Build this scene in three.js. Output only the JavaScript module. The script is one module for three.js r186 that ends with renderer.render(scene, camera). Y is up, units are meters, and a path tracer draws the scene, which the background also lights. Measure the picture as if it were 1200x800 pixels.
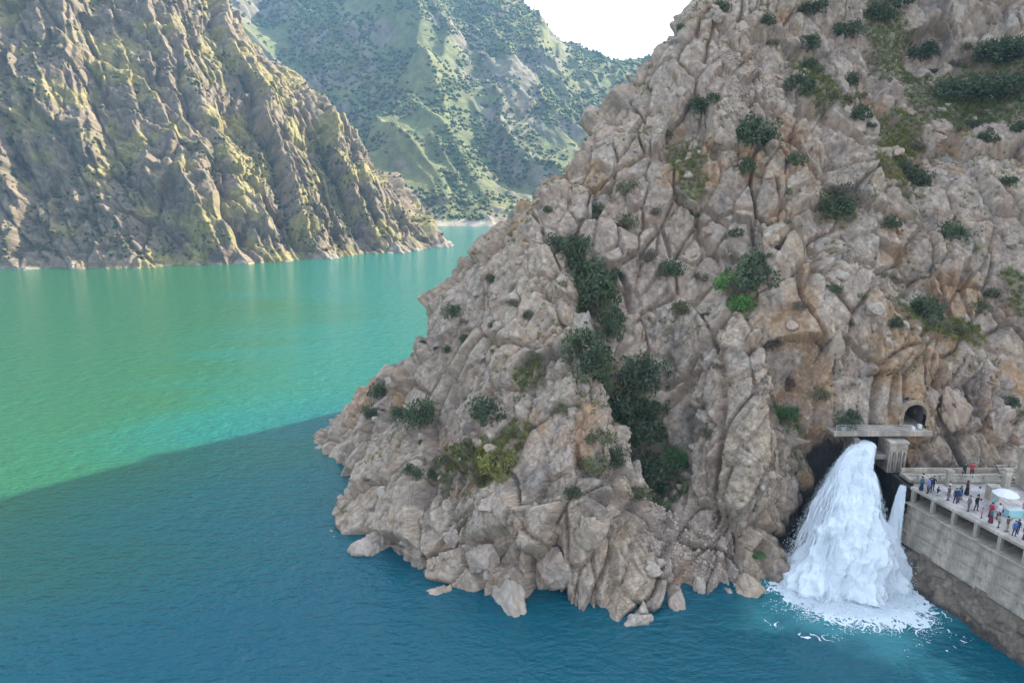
import * as THREE from 'three';
import { mergeGeometries } from 'three/addons/utils/BufferGeometryUtils.js';
import { MarchingCubes } from 'three/addons/objects/MarchingCubes.js';

// ---------------------------------------------------------------- camera, sky, sun, exposure
const scene = new THREE.Scene();
const camera = new THREE.PerspectiveCamera(53.13, 1024 / 682, 0.5, 6000);
camera.position.set(0, 44, 0);
camera.rotation.set(-0.24498, 0, 0);
const SUN_AZ = 57.5 * Math.PI / 180, SUN_EL = 35 * Math.PI / 180;      // azimuth measured from the view axis towards +x
const sunDir = new THREE.Vector3(Math.sin(SUN_AZ) * Math.cos(SUN_EL), Math.sin(SUN_EL), -Math.cos(SUN_AZ) * Math.cos(SUN_EL));

function makeSky() {
  const W = 1024, H = 512, d = new Float32Array(W * H * 4);
  for (let j = 0; j < H; j++) for (let i = 0; i < W; i++) {
    const th = ((j + 0.5) / H - 0.5) * Math.PI, ph = ((i + 0.5) / W - 0.5) * 2 * Math.PI;
    const y = Math.sin(th), x = Math.cos(th) * Math.cos(ph), z = Math.cos(th) * Math.sin(ph);
    const up = Math.max(0, y), hz = Math.pow(1 - up, 2.6);
    const c = Math.max(-1, Math.min(1, x * sunDir.x + y * sunDir.y + z * sunDir.z));
    const glow = 0.5 * Math.pow(Math.max(0, c), 6) + 0.42 * Math.pow(Math.max(0, c), 2);
    const k = (j * W + i) * 4;
    d[k] = 0.33 + 0.40 * hz + glow * 0.95;
    d[k + 1] = 0.435 + 0.345 * hz + glow * 0.92;
    d[k + 2] = 0.60 + 0.20 * hz + glow * 0.80;
    if (y < 0) { const f = Math.max(0, 1 + y * 3); for (let q = 0; q < 3; q++) d[k + q] *= 0.25 + 0.75 * f; }
    d[k + 3] = 1;
  }
  const t = new THREE.DataTexture(d, W, H, THREE.RGBAFormat, THREE.FloatType);
  t.mapping = THREE.EquirectangularReflectionMapping; t.magFilter = THREE.LinearFilter; t.needsUpdate = true;
  return t;
}
scene.background = makeSky();
scene.environment = scene.background;
const sun = new THREE.DirectionalLight(new THREE.Color(1.0, 0.92, 0.74), 5.0);
sun.position.copy(sunDir).multiplyScalar(600).add(new THREE.Vector3(-40, 0, -220));
sun.target.position.set(-40, 0, -220); sun.castShadow = true;
sun.shadow.mapSize.set(4096, 4096);
Object.assign(sun.shadow.camera, { left: -420, right: 420, top: 420, bottom: -420, near: 1, far: 1500 });
scene.add(sun, sun.target);
const renderer = new THREE.WebGLRenderer({ antialias: true });
renderer.toneMapping = THREE.LinearToneMapping;
renderer.toneMappingExposure = 2.7;
renderer.shadowMap.enabled = true;
scene.fog = new THREE.FogExp2(new THREE.Color(0.30, 0.60, 1.0), 0.00022);

// ---------------------------------------------------------------- helpers: random, noise, naming
function rng(seed) { let a = seed >>> 0; return () => { a = (a + 0x6D2B79F5) | 0; let t = Math.imul(a ^ (a >>> 15), 1 | a); t = (t + Math.imul(t ^ (t >>> 7), 61 | t)) ^ t; return ((t ^ (t >>> 14)) >>> 0) / 4294967296; }; }
function hsh(x, y, z) { let h = Math.imul(x, 374761393) ^ Math.imul(y, 668265263) ^ Math.imul(z, 2147483647 - 1274126177); h = Math.imul(h ^ (h >>> 13), 1274126177); h = Math.imul(h ^ (h >>> 16), 0x85ebca6b); return (h ^ (h >>> 13)) >>> 0; }
const hf = (x, y, z) => hsh(x, y, z) / 4294967296;
const lerp = (a, b, t) => a + (b - a) * t, clamp = (v, a = 0, b = 1) => v < a ? a : v > b ? b : v;
const sstep = (a, b, v) => { const t = clamp((v - a) / (b - a)); return t * t * (3 - 2 * t); };
function noise(x, y, z) {                       // value noise, -1..1
  const ix = Math.floor(x), iy = Math.floor(y), iz = Math.floor(z);
  let fx = x - ix, fy = y - iy, fz = z - iz;
  fx = fx * fx * fx * (fx * (fx * 6 - 15) + 10); fy = fy * fy * fy * (fy * (fy * 6 - 15) + 10); fz = fz * fz * fz * (fz * (fz * 6 - 15) + 10);
  const a = lerp(lerp(hf(ix, iy, iz), hf(ix + 1, iy, iz), fx), lerp(hf(ix, iy + 1, iz), hf(ix + 1, iy + 1, iz), fx), fy);
  const b = lerp(lerp(hf(ix, iy, iz + 1), hf(ix + 1, iy, iz + 1), fx), lerp(hf(ix, iy + 1, iz + 1), hf(ix + 1, iy + 1, iz + 1), fx), fy);
  return lerp(a, b, fz) * 2 - 1;
}
function fbm(x, y, z, o = 4) { let s = 0, a = 0.5, n = 0; for (let i = 0; i < o; i++) { s += a * noise(x, y, z); n += a; x = x * 2.03 + 17.1; y = y * 2.03 + 5.3; z = z * 2.03 + 9.7; a *= 0.5; } return s / n; }
function ridged(x, y, z, o = 4) { let s = 0, a = 0.5, n = 0; for (let i = 0; i < o; i++) { const v = 1 - Math.abs(noise(x, y, z)); s += a * v * v; n += a; x = x * 2.1 + 3.7; y = y * 2.1 + 11.9; z = z * 2.1 + 1.3; a *= 0.5; } return s / n; }
const VO = { v: 0, crack: 0, id: 0, tone: 0 };
function block(x, y, z, seed, tilt = 0.9, edge = 0.16, cw = 0.09) {   // broken blocks: each Voronoi cell a tilted face of its own, with an open joint round it
  const ix = Math.floor(x), iy = Math.floor(y), iz = Math.floor(z);
  let d1 = 9, d2 = 9, h1 = 0, h2 = 0, ax = 0, ay = 0, az = 0, bx = 0, by = 0, bz = 0;
  for (let k = -1; k <= 1; k++) for (let j = -1; j <= 1; j++) for (let i = -1; i <= 1; i++) {
    const cx = ix + i, cy = iy + j, cz = iz + k, h = hsh(cx + seed, cy, cz);
    const px = cx + (h & 1023) / 1023 - x, py = cy + ((h >>> 10) & 1023) / 1023 - y, pz = cz + ((h >>> 20) & 1023) / 1023 - z;
    const d = px * px + py * py + pz * pz;
    if (d < d1) { d2 = d1; h2 = h1; bx = ax; by = ay; bz = az; d1 = d; h1 = h; ax = px; ay = py; az = pz; }
    else if (d < d2) { d2 = d; h2 = h; bx = px; by = py; bz = pz; }
  }
  const f = Math.sqrt(d2) - Math.sqrt(d1);
  const val = (h, dx, dy, dz) => { const g = hsh(h & 0xffff, h >>> 16, 7); return (g & 255) / 255 - 0.5 - tilt * (dx * (((g >>> 8) & 255) / 255 - 0.5) + dy * (((g >>> 16) & 255) / 255 - 0.5) + dz * ((g >>> 24) / 255 - 0.5)); };
  const v1 = val(h1, ax, ay, az), v2 = val(h2, bx, by, bz), w = sstep(0, edge, f);
  VO.v = lerp((v1 + v2) * 0.5, v1, w); VO.crack = Math.exp(-(f * f) / (cw * cw)); VO.id = h1; VO.tone = ((h1 >>> 5) & 255) / 255;
  return VO;
}
const taken = {};
function numbered(n) { if (!(n in taken)) { taken[n] = 0; return n; } taken[n]++; return n + '_' + String(taken[n]).padStart(3, '0'); }
function tag(o, label, category, group, kind) { if (label) o.userData.label = label; if (category) o.userData.category = category; if (group) o.userData.group = group; if (kind) o.userData.kind = kind; return o; }
function mesh(name, geo, mat, parent) { const m = new THREE.Mesh(geo, mat); m.name = parent === scene ? numbered(name) : name; m.castShadow = m.receiveShadow = true; parent.add(m); return m; }
function group(name, x = 0, y = 0, z = 0, turn = 0) { const g = new THREE.Group(); g.name = numbered(name); g.position.set(x, y, z); g.rotation.y = turn; scene.add(g); return g; }
function inst(name, geo, mat, mats, parent, cols) { const m = new THREE.InstancedMesh(geo, mat, mats.length); mats.forEach((q, i) => { m.setMatrixAt(i, q); if (cols) m.setColorAt(i, cols[i]); }); m.name = parent === scene ? numbered(name) : name; m.userData.kind = 'stuff'; m.castShadow = m.receiveShadow = true; parent.add(m); return m; }
function grayTex(N, fn, lo = 0, hi = 1) { const d = new Uint8Array(N * N * 4); for (let j = 0; j < N; j++) for (let i = 0; i < N; i++) { const v = 255 * clamp((fn(i / N, j / N) - lo) / (hi - lo)); d.set([v, v, v, 255], (j * N + i) * 4); } const t = new THREE.DataTexture(d, N, N); t.wrapS = t.wrapT = THREE.RepeatWrapping; t.magFilter = THREE.LinearFilter; t.minFilter = THREE.LinearMipmapLinearFilter; t.generateMipmaps = true; t.needsUpdate = true; return t; }
function tileNoise(u, v, f, s) {                // value noise that repeats after f cells
  const x = u * f, y = v * f, ix = Math.floor(x), iy = Math.floor(y); let fx = x - ix, fy = y - iy; fx = fx * fx * (3 - 2 * fx); fy = fy * fy * (3 - 2 * fy);
  const q = (a, b) => hf(((a % f) + f) % f, ((b % f) + f) % f, s);
  return lerp(lerp(q(ix, iy), q(ix + 1, iy), fx), lerp(q(ix, iy + 1), q(ix + 1, iy + 1), fx), fy);
}
function tfbm(u, v, f, o, s) { let r = 0, a = 0.5, n = 0; for (let i = 0; i < o; i++) { r += a * tileNoise(u, v, f, s + i); n += a; f *= 2; a *= 0.55; } return r / n; }

// thin plate spline through (x, height, z) points
function spline(pts) {
  const n = pts.length, m = n + 3, A = [], S = 100;
  const U = r2 => r2 < 1e-9 ? 0 : 0.5 * r2 * Math.log(r2);
  for (let i = 0; i < m; i++) A.push(new Float64Array(m + 1));
  for (let i = 0; i < n; i++) {
    for (let j = 0; j < n; j++) { const dx = (pts[i][0] - pts[j][0]) / S, dz = (pts[i][2] - pts[j][2]) / S; A[i][j] = U(dx * dx + dz * dz); }
    A[i][i] += 2e-4; A[i][n] = 1; A[i][n + 1] = pts[i][0] / S; A[i][n + 2] = pts[i][2] / S; A[i][m] = pts[i][1];
    A[n][i] = 1; A[n + 1][i] = pts[i][0] / S; A[n + 2][i] = pts[i][2] / S;
  }
  for (let c = 0; c < m; c++) {
    let p = c; for (let r = c + 1; r < m; r++) if (Math.abs(A[r][c]) > Math.abs(A[p][c])) p = r;
    [A[c], A[p]] = [A[p], A[c]];
    for (let r = 0; r < m; r++) if (r !== c && A[r][c]) { const f = A[r][c] / A[c][c]; for (let k = c; k <= m; k++) A[r][k] -= f * A[c][k]; }
  }
  const w = A.map((r, i) => r[m] / r[i]), px = pts.map(p => p[0] / S), pz = pts.map(p => p[2] / S);
  return (x, z) => { x /= S; z /= S; let h = w[n] + w[n + 1] * x + w[n + 2] * z; for (let i = 0; i < n; i++) { const dx = x - px[i], dz = z - pz[i]; h += w[i] * U(dx * dx + dz * dz); } return h; };
}
function steps(list) { const r = []; for (const [a, b, s] of list) { const n = Math.max(1, Math.round(Math.abs(b - a) / s)); for (let i = 0; i < n; i++) r.push(a + (b - a) * i / n); } r.push(list[list.length - 1][1]); return r; }

// a terrain: spline height on a grid, pushed out along its normal by displace(), coloured by tint(); keeps its points for planting things on it
function terrain(H, xs, zs, displace, tint, low = -1.5, hole = null, uvk = 1) {
  const nx = xs.length, nz = zs.length, N = nx * nz, base = new Float32Array(N), P = new Float32Array(N * 3), C = new Float32Array(N * 3), UV = new Float32Array(N * 2), NB = new Float32Array(N * 3);
  for (let j = 0; j < nz; j++) for (let i = 0; i < nx; i++) base[j * nx + i] = H(xs[i], zs[j]);
  const at = (i, j) => base[clamp(j, 0, nz - 1) * nx + clamp(i, 0, nx - 1)];
  const out = { d: 0 };
  for (let j = 0; j < nz; j++) for (let i = 0; i < nx; i++) {
    const k = j * nx + i, x = xs[i], z = zs[j], y = base[k];
    const i0 = Math.max(0, i - 3), i1 = Math.min(nx - 1, i + 3), j0 = Math.max(0, j - 3), j1 = Math.min(nz - 1, j + 3);
    let gx = (at(i1, j) - at(i0, j)) / (xs[i1] - xs[i0]), gz = (at(i, j1) - at(i, j0)) / (zs[j1] - zs[j0]);
    const il = 1 / Math.hypot(gx, 1, gz), n0 = -gx * il, n1 = il, n2 = -gz * il;
    NB[k * 3] = n0; NB[k * 3 + 1] = n1; NB[k * 3 + 2] = n2;
    let d = 0; C[k * 3] = C[k * 3 + 1] = C[k * 3 + 2] = 0.3;
    if (y > -7) { displace(x, y, z, n0, n1, n2, out); d = out.d; tint(x, y, z, n0, n1, n2, out, C, k * 3); }
    P[k * 3] = x + n0 * d; P[k * 3 + 1] = y + n1 * d; P[k * 3 + 2] = z + n2 * d;
    UV[k * 2] = (P[k * 3] + 0.45 * P[k * 3 + 2]) * uvk; UV[k * 2 + 1] = (P[k * 3 + 1] * 0.95 - P[k * 3 + 2] * 0.5) * uvk;
  }
  const idx = [];
  for (let j = 0; j < nz - 1; j++) for (let i = 0; i < nx - 1; i++) {
    const a = j * nx + i, b = a + 1, c = a + nx, d = c + 1;
    if (Math.max(P[a * 3 + 1], P[b * 3 + 1], P[c * 3 + 1], P[d * 3 + 1]) < low) continue;
    if (hole && hole((P[a * 3] + P[d * 3]) / 2, (P[a * 3 + 1] + P[d * 3 + 1]) / 2, (P[a * 3 + 2] + P[d * 3 + 2]) / 2)) continue;
    if (zs[1] < zs[0]) idx.push(a, b, c, b, d, c); else idx.push(a, c, b, b, c, d);
  }
  const g = new THREE.BufferGeometry();
  g.setAttribute('position', new THREE.BufferAttribute(P, 3)); g.setAttribute('color', new THREE.BufferAttribute(C, 3)); g.setAttribute('uv', new THREE.BufferAttribute(UV, 2));
  g.setIndex(new THREE.BufferAttribute(new Uint32Array(idx), 1)); g.computeVertexNormals();
  const find = (a, v) => { const up = a[1] > a[0]; let lo = 0, hi = a.length - 1; while (hi - lo > 1) { const m = (lo + hi) >> 1; if (up ? a[m] <= v : a[m] >= v) lo = m; else hi = m; } return lo; };
  return { g, P, NB, nx, nz, at(x, z) { const k = find(zs, z) * nx + find(xs, x); return { p: new THREE.Vector3(P[k * 3], P[k * 3 + 1], P[k * 3 + 2]), n: new THREE.Vector3(NB[k * 3], NB[k * 3 + 1], NB[k * 3 + 2]) }; } };
}
const mix3 = (a, b, t) => [lerp(a[0], b[0], t), lerp(a[1], b[1], t), lerp(a[2], b[2], t)];

// ---------------------------------------------------------------- shared textures and materials
const grainTex = grayTex(1024, (u, v) => 0.62 * tfbm(u, v, 12, 6, 1) + 0.38 * tfbm(u + 0.3 * tileNoise(u, v, 6, 40), v, 64, 3, 20), 0.15, 0.85);
const rockBump = grayTex(1024, (u, v) => {
  const w = 0.05 * (tfbm(u, v, 8, 3, 90) - 0.5), a = Math.abs(tfbm(u + w, v + w, 7, 4, 50) - 0.5) * 2, b = Math.abs(tfbm(u, v, 17, 3, 60) - 0.5) * 2;
  return 0.45 * tfbm(u, v, 10, 7, 70) + 0.33 * Math.min(1, a * 9) + 0.22 * Math.min(1, b * 8);
});
const colorGrain = (() => { const t = grainTex.clone(); t.needsUpdate = true; return t; })();
function reps(t, s) { const c = t.clone(); c.repeat.set(1 / s, 1 / s); c.needsUpdate = true; return c; }
// grain for colour: brightened so that it varies round 0.85
const grainColor = (() => { const N = 512, d = new Uint8Array(N * N * 4); for (let j = 0; j < N; j++) for (let i = 0; i < N; i++) { const u = i / N, v = j / N, q = tfbm(u, v, 10, 6, 3), r = tfbm(u, v, 5, 4, 33) - 0.5, f = tileNoise(u, v, 128, 8) - 0.5; const b = clamp(0.80 + (q - 0.5) * 0.75 + f * 0.16, 0.3, 1); d.set([255 * clamp(b + r * 0.10), 255 * b, 255 * clamp(b - r * 0.12), 255], (j * N + i) * 4); } const t = new THREE.DataTexture(d, N, N); t.wrapS = t.wrapT = THREE.RepeatWrapping; t.magFilter = THREE.LinearFilter; t.minFilter = THREE.LinearMipmapLinearFilter; t.generateMipmaps = true; t.needsUpdate = true; return t; })();
const M = {};
M.rock = new THREE.MeshStandardMaterial({ vertexColors: true, roughness: 0.93, map: reps(grainColor, 7), bumpMap: reps(rockBump, 4), bumpScale: 0.24 });
M.farRock = new THREE.MeshStandardMaterial({ vertexColors: true, roughness: 0.95, map: reps(grainColor, 22), bumpMap: reps(rockBump, 13), bumpScale: 0.8 });
M.hill = new THREE.MeshStandardMaterial({ vertexColors: true, roughness: 0.95, map: reps(grainColor, 60), bumpMap: reps(rockBump, 40), bumpScale: 1.2 });
M.boulder = new THREE.MeshStandardMaterial({ color: new THREE.Color(0.50, 0.43, 0.37), roughness: 0.93, map: reps(grainColor, 1), bumpMap: reps(rockBump, 1), bumpScale: 0.07 });
const solid = (r, g, b, rough = 0.9, extra = {}) => new THREE.MeshStandardMaterial({ color: new THREE.Color(r, g, b), roughness: rough, ...extra });

// ---------------------------------------------------------------- rock headland
const headPts = [
  // waterline, from the tip round the front
  [-30, 0, -103], [-23.5, 0, -84], [-19, 0, -73], [-13.5, 0, -69], [-7.4, 0, -65.3], [0, 0, -62.6], [10.4, 0, -60.2], [16, 0, -61.8], [22.5, 0, -63.2], [29, 0, -65], [33, 0, -69], [36, 0, -73], [41, 0, -75], [46, 0, -74],
  // under water in front
  [-42, -9, -104], [-33, -9, -80], [-26, -9, -63], [-10, -10, -54], [10, -10, -49], [30, -10, -54], [40, -9, -63], [48, -4, -66],
  // lower front
  [-16.9, 4.9, -82], [-9.9, 6, -71.8], [0, 6.2, -66], [-4, 9.5, -73.7], [8.9, 6.8, -63.8], [26.3, 6.6, -67.6], [27, 11, -70.4], [17.2, 6.2, -72], [17.4, 9, -76.4],
  // middle
  [-4.5, 19.7, -87.8], [11.9, 17.6, -74.2], [11.5, 29.5, -91], [13, 44, -104], [25, 17.6, -75], [28.4, 29.7, -90], [31.6, 44, -102], [19, 27, -90.5],
  [34, 13, -75.5], [37, 20.8, -79.8], [42, 23.6, -81.3], [46, 44, -102], [54, 25.5, -88],
  // cliff over the terrace
  [41, 9, -77.5], [47.5, 10, -76.3], [52, 10, -76.6], [62, 10, -77], [80, 10, -76], [110, 12, -72], [51, 20, -78.8], [58.4, 20, -78.8], [67, 33, -93], [65.6, 44, -105],
  [60, 5, -66], [80, 6, -60], [120, 10, -40],
  // top of the picture
  [36, 72, -126.6], [54, 73, -131], [78, 74, -136],
  // crest
  [-21.6, 8.6, -102.5], [-10, 23.4, -98.5], [0, 35.7, -99.5], [5, 40.6, -102.5], [18.7, 53.2, -112.6], [23, 58.7, -116], [31, 71.8, -124], [50, 104, -146], [85, 155, -172], [140, 215, -200], [220, 270, -220],
  // behind
  [-31, 0, -114], [-23, 0, -128], [-8, 0, -142], [8, 0, -156], [30, 0, -176], [62, 0, -210], [110, 0, -250], [180, 0, -300], [300, 0, -350],
  [-42, -9, -120], [-16, -10, -154], [20, -10, -190], [100, -10, -275], [250, -10, -370],
  // away to the side
  [110, 100, -130], [110, 60, -98], [150, 125, -120], [150, 50, -80], [220, 60, -50], [220, 180, -130], [320, 150, -60], [320, 290, -200], [320, 20, 10], [200, 8, -10],
];
const headH = spline(headPts);
const cosT = Math.cos(0.35), sinT = Math.sin(0.35);
// slabs: parallel joints cut the rock into leaning layers, each a long face that ends in a sharp step
function slab(t, seed) { const i = Math.floor(t), f = t - i, a = 0.35 + hf(i, seed, 5), e = 0.84; return a * ((f < e ? f / e : (1 - f) / (1 - e)) - 0.5); }
// gullies and the long open joint: lines in plan [x, z], half-width, depth
const CARVE = [
  [[[10.0, -95], [10.4, -90.8], [10.8, -86], [11.6, -81.4], [13.9, -79.1], [15.8, -77], [16.9, -75.2]], 2.9, 3.4],
  [[[49, -104], [47.5, -100.4], [44, -95.4], [35.9, -84.4], [32, -80.7], [32.4, -77.7], [34.7, -77.1], [36.8, -77.3]], 1.8, 2.6],
  [[[26.2, -80], [25.8, -77], [24.6, -72.3], [22.4, -68.4]], 0.30, 1.7],
  [[[3.9, -86], [1.3, -80], [-1.6, -76]], 1.4, 1.2],
];
function lineDist(L, x, z) { let m = 1e9; for (let i = 0; i < L.length - 1; i++) { const ax = L[i][0], az = L[i][1], bx = L[i + 1][0] - ax, bz = L[i + 1][1] - az, t = clamp(((x - ax) * bx + (z - az) * bz) / (bx * bx + bz * bz)), dx = x - ax - bx * t, dz = z - az - bz * t; m = Math.min(m, dx * dx + dz * dz); } return Math.sqrt(m); }
// earth and grass that fill hollows: x, z, radius
const SOIL = [[17.2, -75, 3.4, 0.1], [15.5, -78, 3.4, 0.15], [13, -81, 3, 0.2], [11, -88, 2.6, 0.3], [-1.6, -72.5, 2.6, 0.9], [0, -74.5, 2.2, 0.8], [-4.5, -76, 2, 0.6], [63.5, -114.5, 4, 0.7], [57, -104.5, 3, 0.9], [60, -110, 3, 0.6], [54.6, -85.4, 3, 0.7], [51.5, -85.6, 2.2, 0.5], [58.5, -85.4, 2.6, 0.8], [34, -76.4, 1.6, 0.1], [26, -103, 3.2, 0.6], [29.5, -85.5, 1.8, 0.2], [68.5, -90, 2, 0.5], [2.6, -81, 2, 0.6], [74, -122, 6, 0.3], [82, -122, 6, 0.3], [68, -131, 5, 0.4], [-8, -77, 1.8, 0.7], [10.5, -92, 2.6, 0.2], [50, -118, 4, 0.5], [47.5, -99, 2.4, 0.5]];
function soilAt(x, z) { let s = 0; for (const [a, b, r] of SOIL) { const q = ((x - a) ** 2 + (z - b) ** 2) / (r * r); if (q < 2.2) s = Math.max(s, 1.3 - q); } return s <= 0 ? 0 : sstep(0.25, 0.6, s + 0.95 * fbm(x / 1.8, 3.1, z / 1.8, 4)); }
function headDisplace(x, y, z, n0, n1, n2, o) {
  const q1 = noise(x / 8, y / 8, z / 8), q2 = noise(x / 8 + 40, y / 8, z / 8), q3 = noise(x / 8, y / 8 + 60, z / 8);
  const wx = x + 1.3 * q1, wy = y + 1.3 * q2, wz = z + 1.3 * q3;
  const a = wx * cosT - wy * sinT, b = wx * sinT + wy * cosT - 0.5 * wz, c = wz + 0.45 * wy;
  let d = -0.7 + 2.3 * fbm(x / 24, y / 24, z / 24, 3) + 1.5 * (ridged(a / 14, b / 28, c / 14, 3) - 0.55);
  const m1 = clamp(0.6 + 0.8 * noise(x / 15 + 9, y / 15, z / 15), 0.1, 1.2), m2 = clamp(0.6 + 1.0 * noise(x / 9, y / 9 + 31, z / 9), 0.1, 1.3), m3 = clamp(0.5 + 1.1 * noise(x / 6 + 77, y / 6, z / 6), 0.06, 1.3);
  const m4 = clamp(0.5 + 1.2 * noise(x / 6 + 7, y / 6, z / 6 + 50), 0, 1.4);
  const or = sstep(-0.25, 0.25, noise(x / 17 + 3, y / 17, z / 17) - 0.012 * (x - 10));
  // two joint sets
  const jA = 0.84 * wx - 0.50 * wy + 0.20 * wz, jB = 0.72 * wx + 0.62 * wy + 0.30 * wz, w4 = 0.5 * noise(x / 3, y / 3, z / 3);
  const sl = sstep(0.0, 0.5, noise(x / 12 + 21, y / 12, z / 12) + 0.1), mA = or * (0.25 + sl), mB = (1 - or) * (0.25 + sl);
  d += 1.1 * mA * slab((jA + w4) / 5.2, 1) + 0.45 * mA * slab((jA + 0.7 * w4) / 1.9 + 0.3, 2) + 0.9 * mB * slab((jB + w4) / 4.6, 3) + 0.38 * mB * slab((jB + 0.6 * w4) / 1.5, 4);
  let v = block(a / 8.2, b / 13, c / 8.2, 11, 1.2, 0.09, 0.034); d += 2.9 * v.v * (0.35 + m1) - 1.5 * v.crack; o.t1 = v.tone;
  v = block(a / 3.1, b / 7.2, c / 3.4, 23, 1.4, 0.09, 0.05); d += 1.5 * v.v * (0.3 + m2) - 0.8 * v.crack * (0.25 + m2); o.t2 = v.tone;
  v = block(a / 1.2, b / 2.9, c / 1.4, 37, 1.4, 0.12, 0.085); d += 0.62 * v.v * m3 - 0.34 * v.crack * m3; o.t3 = v.tone;
  v = block(a / 0.62, b / 0.95, c / 0.62, 41, 1.2, 0.2, 0.14); d += (0.20 * v.v - 0.09 * v.crack) * m4;
  const so = soilAt(x, z); o.so = so; d = lerp(d, d * 0.45 + 0.25 * fbm(x / 2, y / 2, z / 2, 3), so);
  for (const [L, w, dp] of CARVE) { const q = lineDist(L, x + 0.6 * q1, z + 0.6 * q2) / w; if (q < 3) d -= dp * Math.exp(-q * q); }
  o.d = d;
}
const ROCK = { beige: [0.575, 0.425, 0.30], pink: [0.55, 0.405, 0.305], grey: [0.48, 0.395, 0.33], pale: [0.62, 0.51, 0.405], rust: [0.52, 0.27, 0.10], dark: [0.20, 0.175, 0.15], grass: [0.17, 0.19, 0.055], wet: [0.035, 0.033, 0.032] };
function headTint(x, y, z, n0, n1, n2, o, C, k) {
  let c = mix3(ROCK.beige, ROCK.pink, o.t1);
  c = mix3(c, o.t2 > 0.5 ? ROCK.pale : ROCK.grey, 0.38 * Math.abs(o.t2 - 0.5) * 2);
  c = mix3(c, o.t3 > 0.6 ? ROCK.pale : ROCK.beige, 0.2 * o.t3);
  const r = fbm(x / 6 + 5, y / 9, z / 6, 4); c = mix3(c, ROCK.rust, 0.55 * sstep(0.24, 0.5, r + (x > 45 && y < 34 ? 0.14 : 0)));
  const g = fbm(x / 3 + 50, y / 11, z / 3, 4); c = mix3(c, ROCK.dark, 0.5 * sstep(0.15, 0.45, g));
  const l = fbm(x / 1.3, y / 1.3 + 20, z / 1.3, 3); c = mix3(c, ROCK.pale, 0.35 * sstep(0.15, 0.5, l));
  const sp = fbm(x * 1.9 + 70, y * 1.9, z * 1.9, 3); c = mix3(c, [0.24, 0.205, 0.175], 0.4 * sstep(0.25, 0.55, sp));
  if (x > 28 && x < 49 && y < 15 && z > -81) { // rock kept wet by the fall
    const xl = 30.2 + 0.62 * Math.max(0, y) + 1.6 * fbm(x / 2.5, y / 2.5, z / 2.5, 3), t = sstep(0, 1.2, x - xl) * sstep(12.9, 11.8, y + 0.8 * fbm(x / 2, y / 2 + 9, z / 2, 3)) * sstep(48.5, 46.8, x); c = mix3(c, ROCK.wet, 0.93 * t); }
  if (o.so > 0) c = mix3(c, mix3([0.25, 0.19, 0.12], [0.15, 0.18, 0.06], sstep(-0.2, 0.3, fbm(x / 1.2 + 8, 2, z / 1.2, 3))), 0.7 * o.so);
  C[k] = c[0]; C[k + 1] = c[1]; C[k + 2] = c[2];
}
const headXs = steps([[-70, -46, 3], [-46, 62, 0.145], [62, 102, 0.24], [102, 130, 2], [130, 330, 8]]);
const headZs = steps([[20, -40, 6], [-40, -54, 1], [-54, -112, 0.13], [-112, -146, 0.25], [-146, -180, 1.2], [-180, -400, 6]]);
const head = terrain(headH, headXs, headZs, headDisplace, headTint, -1.5, (x, y, z) => z > -88 && y > 14.05 && Math.abs(x - 48.4) < 1.5 && (y < 15.55 || Math.hypot(x - 48.4, y - 15.55) < 1.5));
const headland = mesh('rock_headland', head.g, M.rock, scene); headland.userData.kind = 'structure';
//PICK

// ---------------------------------------------------------------- mountain across the water
const leftPts = [
  [-420, 0, -285], [-300, 0, -305], [-239, 0, -317], [-196, 0, -312], [-151, 0, -325], [-111, 0, -342], [-74, 0, -370], [-48, 0, -398], [-52, 0, -440], [-95, 0, -510], [-150, 0, -560], [-240, 0, -600],
  [-300, -12, -285], [-196, -12, -290], [-110, -12, -318], [-55, -12, -358], [-25, -12, -400], [-35, -12, -445], [-85, -12, -530],
  [-157, 36, -357], [-193, 90, -400], [-212, 141, -438], [-63, 23, -424], [-88, 49, -455], [-113, 71, -474], [-145, 96, -492], [-178, 125, -508], [-211, 154, -525], [-270, 210, -565], [-330, 240, -570],
  [-224, 87, -377], [-246, 64, -352], [-178, 14, -331], [-200, 48, -355], [-240, 128, -400], [-300, 112, -378], [-300, 190, -450], [-420, 150, -430], [-420, 80, -340], [-300, 40, -330], [-120, 38, -400], [-420, 260, -560], [-300, 100, -640], [-420, 100, -680],
];
const leftH0 = spline(leftPts);
const leftH = (x, z) => leftH0(x, z);
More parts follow.
